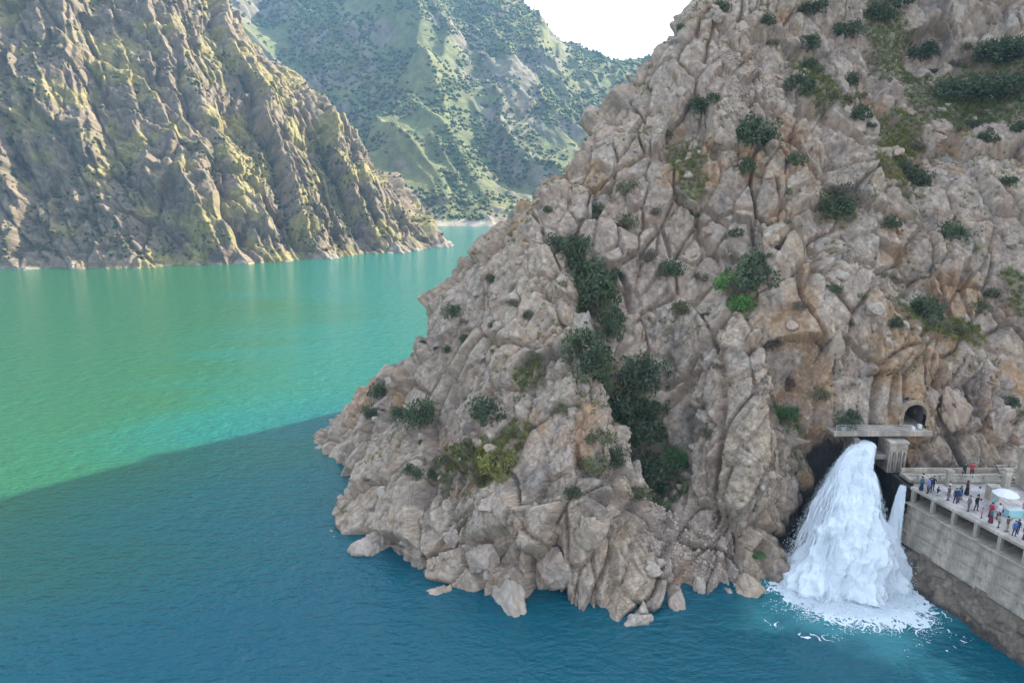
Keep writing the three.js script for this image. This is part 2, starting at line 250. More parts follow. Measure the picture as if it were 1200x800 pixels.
function leftDisplace(x, y, z, n0, n1, n2, o) {
  const wob = 7 * noise(x / 40, y / 40, z / 40) + 2.5 * noise(x / 13, y / 13, z / 13);
  // ribs run down the flank towards the tip; joints lean the same way
  const across = 0.757 * x - 0.646 * z - 0.04 * y + wob, alng = 0.48 * x - 0.64 * y + 0.6 * z;
  const ribs = ridged(across / 34, alng / 190, 2.2, 3);
  const fl = 0.04 + 0.96 * sstep(-10, 12, 0.71 * (x + 113) - 0.70 * (z + 338));
  let d = 5 * (ribs - 0.55) + 5 * sstep(14, 0, Math.abs(0.71 * (x + 113) - 0.70 * (z + 338))) + 4 * fbm(x / 45, y / 45, z / 45, 3);
  const m1 = clamp(0.7 + 0.9 * noise(x / 45, y / 45 + 7, z / 45), 0.2, 1.4), m2 = clamp(0.7 + 0.9 * noise(x / 25, y / 25 + 17, z / 25), 0.2, 1.4);
  d += fl * (15 * (0.6 + 0.4 * m1) * slab(-across / 38, 21) + 5.5 * (0.4 + 0.6 * m2) * slab(-(across + 0.1 * alng) / 13 + 0.2, 22) + 1.5 * m1 * slab(-(across + 0.12 * alng) / 4.1, 24)) + (1 - fl) * (9 * slab(across / 40, 28) + 3 * slab(across / 12, 29));
  const wx = x + 3 * noise(x / 20, y / 20, z / 20), wy = y + 3 * noise(x / 20 + 9, y / 20, z / 20), wz = z;
  const a = wx * 0.8 + wy * 0.6, b = wy * 0.8 - wx * 0.6;
  let v = block(a / 16, b / 52, wz / 18, 61, 1.8, 0.1, 0.05); d += 4.5 * v.v * m1 - 3.0 * v.crack; o.t1 = v.tone;
  v = block(a / 5.5, b / 17, wz / 6.5, 71, 1.8, 0.12, 0.07); d += 2.6 * v.v * m2 - 1.7 * v.crack; o.t2 = v.tone;
  d += 1.6 * (ridged(x / 7, y / 7, z / 7, 3) - 0.5) + 0.7 * fbm(x / 2.5, y / 2.5, z / 2.5, 2);
  o.d = d * (0.5 + 0.5 * sstep(0, 14, y));
}
function leftTint(x, y, z, n0, n1, n2, o, C, k) {
  let c = mix3([0.27, 0.205, 0.145], [0.185, 0.142, 0.108], o.t1); c = mix3(c, [0.36, 0.285, 0.19], 0.5 * o.t2);
  const g = fbm(x / 14, y / 14, z / 14, 5) + 0.03; c = mix3(c, [0.38, 0.32, 0.12], 0.75 * sstep(0.0, 0.3, g)); // dry grass in patches
  const q = fbm(x / 5 + 30, y / 5, z / 5, 3); c = mix3(c, [0.075, 0.085, 0.04], 0.55 * sstep(0.18, 0.45, q));
  const w = y + 2.2 * noise(x / 6, y / 3, z / 6); c = mix3([0.38, 0.325, 0.26], c, sstep(0.4, 1.4, w));
  C[k] = c[0]; C[k + 1] = c[1]; C[k + 2] = c[2];
}
const left = terrain(leftH, steps([[-430, -290, 3], [-290, -30, 0.65], [-30, 0, 5]]), steps([[-270, -305, 4], [-305, -535, 0.68], [-535, -700, 6]]), leftDisplace, leftTint, -4);
const leftMountain = mesh('mountain', left.g, M.farRock, scene); leftMountain.userData.kind = 'structure';

// ---------------------------------------------------------------- far mountain at the head of the lake
const farPts = [
  [-500, 0, -640], [-300, 0, -590], [-120, 0, -566], [-28, 0, -564], [20, 0, -570], [60, 0, -585], [130, 0, -640], [260, 0, -720], [400, 0, -780],
  [-120, -14, -545], [20, -14, -545], [120, -14, -600], [260, -14, -690],
  [-120, 199, -863], [-37, 125, -783], [33, 46, -670], [112, 208, -963], [0, 300, -1035], [189, 176, -956], [270, 120, -970], [350, 60, -960], [-250, 180, -858], [-250, 60, -680], [-120, 62, -680], [-420, 200, -850],
  [-200, 340, -1120], [-420, 360, -1120], [110, 62, -740], [210, 60, -800], [60, 240, -975], [-60, 60, -690], [150, 120, -1100], [300, 60, -1100], [0, 200, -1200],
];
const farH0 = spline(farPts);
const farH = (x, z) => { const h = farH0(x, z), al = x * 0.55 + z * 0.83, ac = x * 0.83 - z * 0.55 + 25 * noise(x / 90, 4, z / 90); return h + sstep(0, 60, h) * (78 * (ridged(ac / 150, al / 420, 8.8, 4) - 0.6) + 12 * fbm(x / 60, 2, z / 60, 3)); };
function farDisplace(x, y, z, n0, n1, n2, o) {
  o.rk = sstep(0.1, 0.3, fbm(x / 60 + 11, y / 50, z / 60, 4) + 0.5 * (n1 < 0.72 ? 0.4 : 0) - 0.05);
  let v = block(x / 26, y / 34, z / 26, 83, 1.2, 0.2, 0.1); o.t1 = v.tone; o.d = (7 * v.v - 2 * v.crack) * o.rk + 3 * fbm(x / 22, y / 22, z / 22, 4);
}
function farTint(x, y, z, n0, n1, n2, o, C, k) {
  let c = mix3([0.125, 0.15, 0.06], [0.22, 0.215, 0.08], 0.5 + 0.9 * fbm(x / 40, y / 40, z / 40, 4)); c = mix3(c, [0.25, 0.205, 0.16], 0.8 * o.rk);
  const w = y + 3 * noise(x / 14, y / 6, z / 14); c = mix3([0.46, 0.40, 0.32], c, sstep(3, 7, w));
  C[k] = c[0]; C[k + 1] = c[1]; C[k + 2] = c[2];
}
const far = terrain(farH, steps([[-520, -330, 8], [-330, 300, 2.2], [300, 420, 8]]), steps([[-530, -1100, 2.4], [-1100, -1260, 10]]), farDisplace, farTint, -5);
const farMountain = mesh('mountain', far.g, M.hill, scene); farMountain.userData.kind = 'structure';

// ---------------------------------------------------------------- lake
const waveBump = grayTex(1024, (u, v) => { const w = 0.02 * (tfbm(u, v, 6, 3, 140) - 0.5); return 0.55 * tfbm(u * 1 + w, v + w * 2, 14, 2, 150) + 0.45 * tfbm(u + w, v * 1 + 0.2 * w, 40, 4, 160); });
{
  const xs = steps([[-700, -120, 12], [-120, 22, 1.5], [22, 52, 0.4], [52, 60, 1.5], [60, 500, 12]]), zs = steps([[60, -20, 6], [-20, -48, 1.8], [-48, -74, 0.4], [-74, -220, 1.8], [-220, -420, 4], [-420, -1000, 16]]);
  const nx = xs.length, nz = zs.length, P = [], C = [], UV = [], idx = [];
  for (let j = 0; j < nz; j++) for (let i = 0; i < nx; i++) {
    const x = xs[i], z = zs[j]; P.push(x, 0, z); UV.push(x, z);
    // brighter sun side of the shadow edge painted in; turbid green further left
    const s = fbm(x / 60 + 0.02 * z, 1.5, z / 24, 4), e = -(0.755 * (x + 49) + 0.656 * (z + 107)), sunlit = sstep(-42, 30, e + 12 + 22 * s), gre = sstep(-0.3, 0.4, (-x - 80) / 90 + 0.6 * s + (z + 260) / 420);
    const c = mix3([0.003, 0.088, 0.122], mix3([0.013, 0.138, 0.108], [0.022, 0.112, 0.052], gre), sunlit);
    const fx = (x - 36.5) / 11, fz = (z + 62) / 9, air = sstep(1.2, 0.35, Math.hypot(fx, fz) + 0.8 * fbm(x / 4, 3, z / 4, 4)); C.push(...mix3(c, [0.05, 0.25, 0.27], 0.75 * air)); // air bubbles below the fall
  }
  for (let j = 0; j < nz - 1; j++) for (let i = 0; i < nx - 1; i++) { const a = j * nx + i, b = a + 1, c = a + nx, d = c + 1; idx.push(a, b, c, b, d, c); }
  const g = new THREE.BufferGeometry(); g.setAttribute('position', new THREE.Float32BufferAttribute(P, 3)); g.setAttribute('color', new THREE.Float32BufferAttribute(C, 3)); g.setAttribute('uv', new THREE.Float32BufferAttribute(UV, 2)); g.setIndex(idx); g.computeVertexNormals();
  const bt = reps(waveBump, 26); bt.repeat.set(1 / 26, 1 / 15);
  M.water = new THREE.MeshPhysicalMaterial({ vertexColors: true, roughness: 0.10, ior: 1.33, bumpMap: bt, bumpScale: 0.5 });
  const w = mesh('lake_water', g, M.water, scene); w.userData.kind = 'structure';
}
//DETAILS
// ---------------------------------------------------------------- stones on the headland
const V3 = (x, y, z) => new THREE.Vector3(x, y, z);
function indexed(g) {                           // weld a triangle soup by position
  const p = g.attributes.position, map = new Map(), P = [], I = [];
  for (let i = 0; i < p.count; i++) { const k = Math.round(p.getX(i) * 1e4) + ',' + Math.round(p.getY(i) * 1e4) + ',' + Math.round(p.getZ(i) * 1e4); if (!map.has(k)) { map.set(k, P.length / 3); P.push(p.getX(i), p.getY(i), p.getZ(i)); } I.push(map.get(k)); }
  const r = new THREE.BufferGeometry(); r.setAttribute('position', new THREE.Float32BufferAttribute(P, 3)); r.setIndex(I); return r;
}
function boulderGeo(seed, detail = 5, planes = 15, rough = 0) {
  const R = rng(seed), g = indexed(new THREE.IcosahedronGeometry(1, detail)), p = g.attributes.position, pl = [];
  for (let i = 0; i < planes; i++) { const y = R() * 2 - 1, a = R() * 6.283, r = Math.sqrt(1 - y * y); pl.push([r * Math.cos(a), y, r * Math.sin(a), 0.50 + 0.36 * R()]); }
  const uv = [];
  for (let i = 0; i < p.count; i++) {
    const x = p.getX(i), y = p.getY(i), z = p.getZ(i); let r = 1.15;
    for (const [a, b, c, d] of pl) { const q = a * x + b * y + c * z; if (q > 0.05) r = Math.min(r, d / q); }
    r *= 1 + 0.05 * fbm(x * 2.2 + seed, y * 2.2, z * 2.2, 3) + 0.03 * noise(x * 7 + seed, y * 7, z * 7);
    if (rough) { const v = block(x * 1.7 + seed, y * 1.2, z * 1.7, 5, 1.2, 0.12, 0.06); r *= 1 + 0.15 * v.v - 0.07 * v.crack; const w = block(x * 4.2, y * 2.9, z * 4.2 + seed, 6, 1.2, 0.15, 0.1); r *= 1 + 0.06 * w.v - 0.03 * w.crack; }
    p.setXYZ(i, x * r, y * r, z * r); uv.push((x * r + 0.5 * z * r) * 0.35, y * r * 0.35 + seed * 0.13);
  }
  g.setAttribute('uv', new THREE.Float32BufferAttribute(uv, 2)); g.computeVertexNormals(); return g;
}
const boulderGeos = [1, 2, 3, 4, 5, 6, 7].map(i => boulderGeo(i * 13, 4, 9 + i)), bigGeos = [1, 2, 3, 4, 5, 6, 7].map(i => boulderGeo(i * 13, 15, 9 + i, 1)), stoneGeos = [1, 2, 3].map(i => boulderGeo(i * 31, 1, 12));
const rockMats = [[0.53, 0.40, 0.29], [0.50, 0.39, 0.31], [0.56, 0.455, 0.365], [0.51, 0.37, 0.265]].map(c => { const m = M.boulder.clone(); m.color = new THREE.Color(...c); return m; });
{
  const R = rng(77);
  const put = (x, z, sx, sy, sz, mat, g, sink = 0.25, turn) => {
    const a = head.at(x, z), m = mesh('boulder', (Math.max(sx, sy) > 1.05 ? bigGeos : boulderGeos)[g], rockMats[mat], headland);
    m.position.copy(a.p).addScaledVector(a.n, (0.5 - sink) * Math.min(sx, sy, sz)); m.rotation.set((R() - 0.5) * 0.7, turn ?? R() * 6.3, (R() - 0.5) * 0.7); m.scale.set(sx, sy, sz);
  };
  // the large single blocks that stand out of the face
  for (const q of [[10.2, -87.2, 1.9, 2.7, 1.5, 2, 1], [6.6, -87.6, 1.3, 2.2, 1.2, 0, 2], [-0.6, -62.8, 5.4, 2.9, 2.6, 2, 3], [3.8, -63.4, 2.2, 2.4, 1.8, 1, 5], [-17.2, -73.2, 3.1, 2.6, 2.4, 1, 4], [-19.5, -74.4, 1.6, 0.9, 1.2, 0, 0], [15.9, -64.6, 1.3, 0.9, 1.0, 2, 0], [17.4, -62.4, 1.4, 1.8, 1.2, 1, 6],
    [20.4, -64.2, 1.2, 1.5, 1.0, 2, 5], [23.2, -63.4, 1.5, 1.6, 1.2, 1, 1], [26.2, -64.3, 1.7, 1.5, 1.3, 0, 2], [46.2, -105.6, 1.3, 1.8, 1.2, 3, 3], [-3.4, -66, 2.0, 2.1, 1.6, 1, 6], [8.4, -64.2, 1.6, 2.4, 1.3, 0, 1], [54.2, -77.8, 1.9, 3.2, 1.4, 3, 2, 0.7], [60.8, -78.2, 2.4, 2.8, 1.6, 1, 4, 0.7], [39.2, -81.0, 1.1, 2.3, 1.0, 0, 0],
    [45, -83.2, 1.6, 1.2, 1.2, 2, 6], [31.5, -65.2, 1.2, 0.8, 1, 1, 3], [-24.5, -86.5, 1.3, 0.7, 0.9, 0, 2], [-29, -98, 1.2, 0.5, 0.8, 1, 3], [-7.5, -65, 1.6, 1.2, 1.3, 0, 4], [12.6, -60.4, 1.4, 1.1, 1.1, 2, 1]]) put(...q);
  let n = 0;
  for (let t = 0; t < 4000 && n < 235; t++) {
    const x = -28 + R() * 112, z = -60 - R() * 72, a = head.at(x, z);
    if (a.p.y < 0.2 || a.p.y > 78 || a.n.z < 0.05) continue;
    const inView = Math.abs(x) < 0.78 * -z; if (!inView) continue;
    if (noise(x / 9 + 3, 5, z / 9) < -0.05 - (lineDist(CARVE[0][0], x, z) < 4 ? 0.5 : 0)) continue;
    if (x > 34 && x < 52 && z > -80) continue;
    const s = 0.45 + 0.95 * R() * R(); put(x, z, s * (0.8 + 0.5 * R()), s * (0.7 + 0.6 * R()), s * (0.7 + 0.4 * R()), Math.floor(R() * 4), Math.floor(R() * 7), 0.62); n++;
  }
  // scree: loose stones too many to count
  const zones = [[38, -117, 4.2, 380], [35.5, -109, 3.6, 380], [36.5, -113, 4, 320], [70, -130, 5.5, 420], [66.5, -126, 4, 260], [17.6, -68.8, 2.6, 380], [20, -66.8, 3.4, 480], [23, -65.8, 2.4, 220], [47, -98, 4, 160], [13, -74, 4, 160], [5, -78, 6, 120], [60, -112, 6, 160], [-6, -80, 7, 120]];
  const mats = [[], [], []], cols = [[], [], []], q = new THREE.Quaternion(), e = new THREE.Euler();
  for (const [cx, cz, r, k] of zones) for (let i = 0; i < k; i++) {
    const a = R() * 6.283, rr = r * Math.sqrt(R()) * (1 + 0.3 * (R() - 0.5)), x = cx + rr * Math.cos(a), z = cz + rr * Math.sin(a), b = head.at(x, z); if (b.p.y < 0) continue;
    const s = 0.08 + 0.24 * R() * R() * R(), w = Math.floor(R() * 3); b.p.addScaledVector(b.n, s * 0.35); q.setFromEuler(e.set(R() * 6, R() * 6, R() * 6));
    mats[w].push(new THREE.Matrix4().compose(b.p, q, V3(s * (0.8 + 0.6 * R()), s * (0.7 + 0.5 * R()), s))); const c = 0.75 + 0.5 * R(), wm = R(); cols[w].push(new THREE.Color(0.42 * c, (0.345 - 0.03 * wm) * c, (0.30 - 0.06 * wm) * c));
  }
  const sm = solid(1, 1, 1, 0.95);
  stoneGeos.forEach((g, i) => inst('scree', g, sm, mats[i], headland, cols[i]));
}

// ---------------------------------------------------------------- shrubs and grass
function leafCloud(seed, clumps, leaves, size, flat = 0.78) {
  const R = rng(seed), P = [], C = [], N = [], cl = [];
  for (let i = 0; i < clumps; i++) { const a = R() * 6.283, r = 0.78 * Math.sqrt(R()), h = 0.18 + flat * R() * Math.sqrt(1 - r * r * 0.9); cl.push([r * Math.cos(a), h, r * Math.sin(a), 0.20 + 0.22 * R(), 0.75 + 0.5 * R()]); }
  for (let i = 0; i < leaves; i++) {
    const c = cl[Math.floor(R() * clumps)], y = R() * 1.8 - 0.8, a = R() * 6.283, r = Math.sqrt(Math.max(0, 1 - y * y)), k = c[3] * (0.55 + 0.6 * R());
    const n = V3(r * Math.cos(a), y, r * Math.sin(a)), p = V3(c[0], c[1], c[2]).addScaledVector(n, k); p.y = Math.max(0.02, p.y);
    const d = V3(R() - 0.5, R() - 0.5, R() - 0.5).addScaledVector(n, 0.4).normalize(), t = V3(R() - 0.5, R() - 0.5, R() - 0.5).cross(d).normalize(), s = size * (0.6 + 0.8 * R());
    const u = d.clone().multiplyScalar(s), w = t.clone().multiplyScalar(s * 0.42), A = p.clone().sub(u), B = p.clone().add(w), D = p.clone().add(u), E = p.clone().sub(w);
    for (const q of [A, B, D, A, D, E]) P.push(q.x, q.y, q.z);
    const v = c[4] * (0.72 + 0.56 * R()), yel = R() * 0.25; for (let j = 0; j < 6; j++) C.push(v * (1 + yel), v, v * (1 - 0.4 * yel));
  }
  const g = new THREE.BufferGeometry(); g.setAttribute('position', new THREE.Float32BufferAttribute(P, 3)); g.setAttribute('color', new THREE.Float32BufferAttribute(C, 3)); g.computeVertexNormals(); return g;
}
function stemGeo(seed) {
  const R = rng(seed), gs = [];
  for (let i = 0; i < 5; i++) { const a = R() * 6.283, l = 0.35 + 0.4 * R(), g = new THREE.CylinderGeometry(0.012, 0.035, 1, 5, 1); g.translate(0, 0.5, 0); g.scale(1, l, 1); g.rotateZ(0.15 + 0.6 * R()); g.rotateY(a); g.translate(0, -0.12, 0); gs.push(g); }
  return mergeGeometries(gs);
}
const leafMat = (r, g, b) => new THREE.MeshPhysicalMaterial({ color: new THREE.Color(r, g, b), vertexColors: true, roughness: 1, transmission: 0.3, thickness: 0, side: THREE.DoubleSide });
const KIND = {
  d: ['dark green', leafMat(0.072, 0.112, 0.046), 1], o: ['olive green', leafMat(0.135, 0.150, 0.062), 0.75], b: ['dry brownish', leafMat(0.155, 0.138, 0.092), 0.6],
  g: ['bright green', leafMat(0.105, 0.260, 0.045), 0.9], m: ['fresh green', leafMat(0.070, 0.170, 0.045), 0.85], y: ['yellow-green', leafMat(0.190, 0.205, 0.045), 0.7],
};
const shrubGeos = [1, 2, 3, 4, 5].map(i => leafCloud(i * 7, 15 + i * 2, 1250, 0.085)), sparseGeos = [1, 2, 3].map(i => leafCloud(i * 19 + 3, 9 + i, 620, 0.085, 0.6)), stemGeos = [stemGeo(3), stemGeo(8)], stemMat = solid(0.13, 0.095, 0.065);
const SHRUBS = [[36.3,-126.5,1.5,'d'], [27.2,-122.5,0.7,'d'], [53.9,-130.3,2.1,'d'], [51,-124.3,1.7,'d'], [59.2,-129,3.0,'d'], [66.3,-132.3,2.5,'d'], [71.1,-135.3,3.1,'d'], [47.1,-115,2.3,'d'], [29.4,-109.1,2.1,'d'], [30.3,-108.5,1.3,'d'], [35.9,-104.1,2.7,'d'], [33.7,-101.7,1.2,'d'], [75.7,-131.5,2.4,'d'], [58.4,-122.8,1.7,'d'], [56.6,-119.3,2.0,'o'], [55.9,-113.8,1.4,'d'], [74,-123.8,2.0,'d'], [74.5,-122.3,2.5,'d'], [83.1,-125.5,3.2,'d'], [85.7,-124.8,2.5,'d'], [81.4,-120.3,3.6,'d'], [76.9,-121.8,1.5,'o'], [67.3,-117.3,1.7,'o'], [74.2,-110.7,1.6,'d'], [72.3,-102,1.1,'d'], [61.9,-104.6,1.4,'d'], [40.7,-101.6,1.2,'d'], [38.5,-98.1,1.1,'o'], [48.5,-100.4,2.2,'b'], [47.8,-98.6,1.9,'d'], [61.7,-96.1,1.6,'d'], [53.9,-97.7,1.1,'d'], [75.4,-116,1.4,'d'], [64.4,-124,1.2,'o'], [45.5,-123.3,1.2,'o'], [80.2,-128.8,1.3,'o'], [80.4,-113,1.4,'d'], [7.8,-94.8,2.2,'d'], [10.4,-92.5,2.8,'d'], [12.7,-89.9,2.2,'d'], [13.4,-87.8,1.5,'d'], [17.2,-102.2,1.4,'o'], [23.1,-145,1.4,'o'], [18.7,-94.3,1.6,'b'], [22.1,-92.8,1.4,'d'], [26,-92.4,0.9,'b'], [22.7,-88.3,1.2,'o'], [31.4,-86.3,2.7,'d'], [29.5,-86.3,1.3,'b'], [28.4,-88.1,1.4,'g'], [29.1,-84.6,1.4,'g'], [33.4,-80.5,1.4,'b'], [35.8,-83.1,0.9,'b'], [35.9,-78.8,1.5,'b'], [16.2,-97.6,1.6,'o'], [23.4,-107.6,1.2,'o'], [5,-100.3,0.7,'d'], [-9,-97,1.2,'d'], [-2.9,-95.2,0.7,'d'], [-13.5,-99.3,0.5,'d'], [-20.6,-101.3,1.3,'d'], [-21.5,-98.3,1.4,'d'], [-14.3,-88.1,1.6,'d'], [-11.4,-84.8,1.8,'d'], [-3.1,-79,2.1,'d'], [0.4,-90.3,0.9,'o'], [2.6,-87.3,0.8,'b'], [-2.5,-90,0.9,'o'], [3.9,-80.4,0.9,'o'], [-7.3,-94.2,0.7,'b'], [20.7,-99.5,0.9,'b'], [12.4,-99,0.7,'o'], [26.3,-99.1,0.7,'d'], [8.8,-78.3,2.2,'d'], [13.4,-86.1,1.5,'d'], [16.8,-82.3,2.6,'d'], [16,-79.4,2.8,'d'], [16.9,-78.6,2.3,'d'], [10,-70.5,1.4,'o'], [14.3,-81.2,2.0,'o'], [8.8,-68.4,1.6,'o'], [19.1,-76.4,1.4,'m'], [17.5,-76.2,2.2,'d'], [14.6,-69.9,1.6,'o'], [6.5,-66.5,0.8,'d'], [5.2,-73.6,0.8,'o'], [11,-79,1.5,'d'], [18.2,-80.5,1.5,'d'], [18.2,-75.3,0.8,'m'], [13.1,-71.3,1.6,'d'], [-1.5,-72.3,1.9,'y'], [-5,-76.2,1.3,'o'], [-10.3,-76.9,0.8,'d'], [-8.7,-77.3,0.9,'o'], [0.7,-73.8,0.9,'o'], [0,-69.7,0.9,'y'], [-3.8,-72.7,0.9,'o'], [39.7,-78.6,1.3,'d'], [34.5,-76.8,1.1,'m'], [36.9,-78.6,0.9,'o'], [23.1,-74.5,0.7,'o'], [23.4,-76.5,0.6,'o'], [25.2,-87,0.8,'o'], [55,-88.3,2.0,'d'], [53.7,-89.8,1.3,'b'], [55.2,-84.6,1.3,'o'], [47.8,-82.3,0.9,'d'], [40.4,-84.2,0.9,'d'], [51.9,-91.3,1.0,'b'], [63.4,-88.7,1.2,'o'], [63.4,-80.4,0.7,'d'], [44,-84,0.6,'o'], [57.7,-84.6,0.9,'o'], [25.5,-78.1,0.5,'o'], [44.7,-78.2,0.5,'m'], [27.4,-66.2,0.6,'m'], [65.4,-89.9,0.8,'d'], [33.6,-87.7,0.6,'o']];
const zoneOf = (x, z) => lineDist(CARVE[0][0], x, z) < 5.2 ? ['in the bushy gully of the headland', 'shrubs in the bushy gully'] : z < -106 ? ['high on the upper slope of the headland', 'shrubs on the upper slope'] : x > 40 && z > -93 ? ['on the rock ledges above the tunnel', 'shrubs above the tunnel'] : x > 28 ? ['in the cleft of the cliff above the waterfall', 'shrubs above the waterfall'] : x < -12 ? ['on the low nose of the headland by the lake', 'shrubs on the low nose'] : x < 8 ? ['on the spur beside the open lake', 'shrubs on the lakeside spur'] : ['on the cliff between gully and waterfall', 'shrubs on the middle cliff'];
{
  const R = rng(5), R2 = rng(505);
  for (let t = 0, n = 0; t < 900 && n < 62; t++) { // smaller scattered bushes, most of them on the upper slope
    const up = n < 34, x = up ? 40 + R2() * 56 : -20 + R2() * 80, z = up ? -104 - R2() * 34 : -70 - R2() * 34, a = head.at(x, z); if (a.p.y < 3 || a.n.z < 0.1 || Math.abs(x) > -z * 0.76 || (x > 36 && z > -80)) continue;
    SHRUBS.push([x, z, 0.5 + 0.9 * R2() * R2() + (up ? 0.35 : 0), 'ddoob'[Math.floor(R2() * 5)]]); n++;
  }
  for (const [x, z, r, k] of SHRUBS) {
    const a = head.at(x, z), [word, mat, dens] = KIND[k], [where, grp] = zoneOf(x, z), g = group('shrub', a.p.x, a.p.y - 0.15, a.p.z, R() * 6.283), s = r * (z < -106 ? 1.08 : 1.32) * (0.9 + 0.3 * R());
    mesh('foliage', dens > 0.8 ? shrubGeos[Math.floor(R() * 5)] : sparseGeos[Math.floor(R() * 3)], mat, g).scale.set(s, s * (0.95 + 0.4 * R()), s);
    mesh('stem', stemGeos[Math.floor(R() * 2)], stemMat, g).scale.setScalar(s);
    const big = r > 2.05 ? 'large ' : r < 1 ? 'small ' : ''; tag(g, `${big}${word} shrub ${where}`, 'shrub', `${big}${word} ${grp}`);
  }
}
{ // grass tufts
  const R = rng(9), P = [], C = [];
  for (let i = 0; i < 12; i++) { const a = R() * 6.283, r = 0.22 * R(), l = 0.25 + 0.35 * R(), x = r * Math.cos(a), z = r * Math.sin(a), lx = x + 0.25 * Math.cos(a), lz = z + 0.25 * Math.sin(a), w = 0.035; P.push(x - w * Math.sin(a), -0.05, z + w * Math.cos(a), x + w * Math.sin(a), -0.05, z - w * Math.cos(a), lx, l, lz); }
  const g = new THREE.BufferGeometry(); g.setAttribute('position', new THREE.Float32BufferAttribute(P, 3)); g.computeVertexNormals();
  const mats = [], cols = [], q = new THREE.Quaternion(), up = V3(0, 1, 0);
  const add = (x, z, dry) => { const a = head.at(x, z); if (a.p.y < 0.6) return; const s = 0.6 + 0.9 * R(); q.setFromAxisAngle(up, R() * 6.283); mats.push(new THREE.Matrix4().compose(a.p, q, V3(s, s * (0.6 + 0.7 * R()), s))); const v = 0.7 + 0.6 * R(); cols.push(new THREE.Color((0.10 + 0.13 * dry) * v, (0.145 + 0.06 * dry) * v, 0.045 * v)); };
  for (const [x, z, r, dry] of SOIL) for (let i = 0; i < r * r * 42; i++) { const a = R() * 6.283, rr = r * 1.15 * Math.sqrt(R()), px = x + rr * Math.cos(a), pz = z + rr * Math.sin(a); if (soilAt(px, pz) > 0.25 + 0.4 * R()) add(px, pz, clamp((dry ?? 0.4) + 0.5 * (R() - 0.5))); }
  for (let i = 0; i < 11000; i++) { const x = -26 + R() * 112, z = -64 - R() * 70; if (fbm(x / 5, 6.6, z / 5, 3) + (z < -100 ? 0.08 : 0) > 0.18 && head.at(x, z).n.z > 0.05) add(x, z, R()); }
  tag(inst('grass', g, new THREE.MeshStandardMaterial({ roughness: 0.9, side: THREE.DoubleSide }), mats, scene, cols), 'tufts of grass growing on the rock ledges of the headland', 'grass');
}
{ // scrub on the two mountains beyond the water
  const R = rng(15), gs = [1, 2, 3].map(s => { const g = indexed(new THREE.IcosahedronGeometry(1, 2)), p = g.attributes.position; for (let i = 0; i < p.count; i++) { const x = p.getX(i), y = p.getY(i), z = p.getZ(i), r = 1 + 0.55 * noise(x * 2.3 + s * 9, y * 2.3, z * 2.3) + 0.25 * noise(x * 5 + s, y * 5, z * 5); p.setXYZ(i, x * r, y * r * 0.8, z * r); } g.computeVertexNormals(); return g; });
  const sm = solid(1, 1, 1, 0.95), q = new THREE.Quaternion(), up = V3(0, 1, 0);
  const strew = (T, tries, most, ok, size, col, label) => {
    const mats = [[], [], []], cols = [[], [], []]; let n = 0;
    for (let t = 0; t < tries && n < most; t++) { const k = Math.floor(R() * T.nx * T.nz), x = T.P[k * 3], y = T.P[k * 3 + 1], z = T.P[k * 3 + 2]; if (y < 4 || !ok(x, y, z, T.NB[k * 3 + 2], T.NB[k * 3 + 1])) continue; const s = size * (0.45 + 0.9 * R() * R()), w = n % 3; q.setFromAxisAngle(up, R() * 6.3); mats[w].push(new THREE.Matrix4().compose(V3(x, y + 0.3 * s, z), q, V3(s, s * (0.8 + 0.5 * R()), s))); const v = 0.7 + 0.6 * R(); cols[w].push(new THREE.Color(col[0] * v * (0.8 + 0.5 * R()), col[1] * v, col[2] * v)); n++; }
    gs.forEach((g, i) => tag(inst('scrub', g, sm, mats[i], scene, cols[i]), label, 'scrub'));
  };
  strew(far, 90000, 17000, (x, y, z) => fbm(x / 50, y / 50, z / 50, 3) + 0.5 * (R() - 0.5) > -0.02 && Math.abs(x) < -z * 0.8, 2.3, [0.10, 0.122, 0.052], 'dark scrub dotting the hazy green mountain at the head of the lake');
  strew(left, 40000, 4200, (x, y, z) => fbm(x / 25, y / 25 + 9, z / 25, 3) + 0.3 * (R() - 0.5) > 0.02, 0.95, [0.105, 0.11, 0.05], 'low scrub clinging to the rocky mountain across the water');
}

// ---------------------------------------------------------------- terrace on the dam beside the fall
const concTex = (() => { const N = 512, d = new Uint8Array(N * N * 4); for (let j = 0; j < N; j++) for (let i = 0; i < N; i++) { const u = i / N, v = j / N, s = tfbm(u, v, 6, 5, 300), st = tfbm(u, v * 0.12, 30, 3, 320), b = clamp(0.90 + (s - 0.5) * 0.5 - 0.55 * Math.max(0, st - 0.56) * (s > 0.42 ? 1.4 : 0.4) + 0.07 * (tileNoise(u, v, 128, 9) - 0.5), 0.2, 1); d.set([255 * b, 255 * b * 0.985, 255 * b * 0.965, 255], (j * N + i) * 4); } const t = new THREE.DataTexture(d, N, N); t.wrapS = t.wrapT = THREE.RepeatWrapping; t.magFilter = THREE.LinearFilter; t.colorSpace = THREE.SRGBColorSpace; t.needsUpdate = true; return t; })();
const conc = (r, g, b, s = 5) => new THREE.MeshStandardMaterial({ color: new THREE.Color(r, g, b), roughness: 0.9, map: reps(concTex, s), bumpMap: reps(grainTex, 1.5), bumpScale: 0.02 });
M.pale = conc(0.58, 0.525, 0.45); M.deck = conc(0.58, 0.535, 0.52, 7); M.wall = [conc(0.52, 0.45, 0.375), conc(0.50, 0.435, 0.365), conc(0.545, 0.47, 0.39), conc(0.51, 0.44, 0.365)]; M.dim = conc(0.13, 0.12, 0.11);
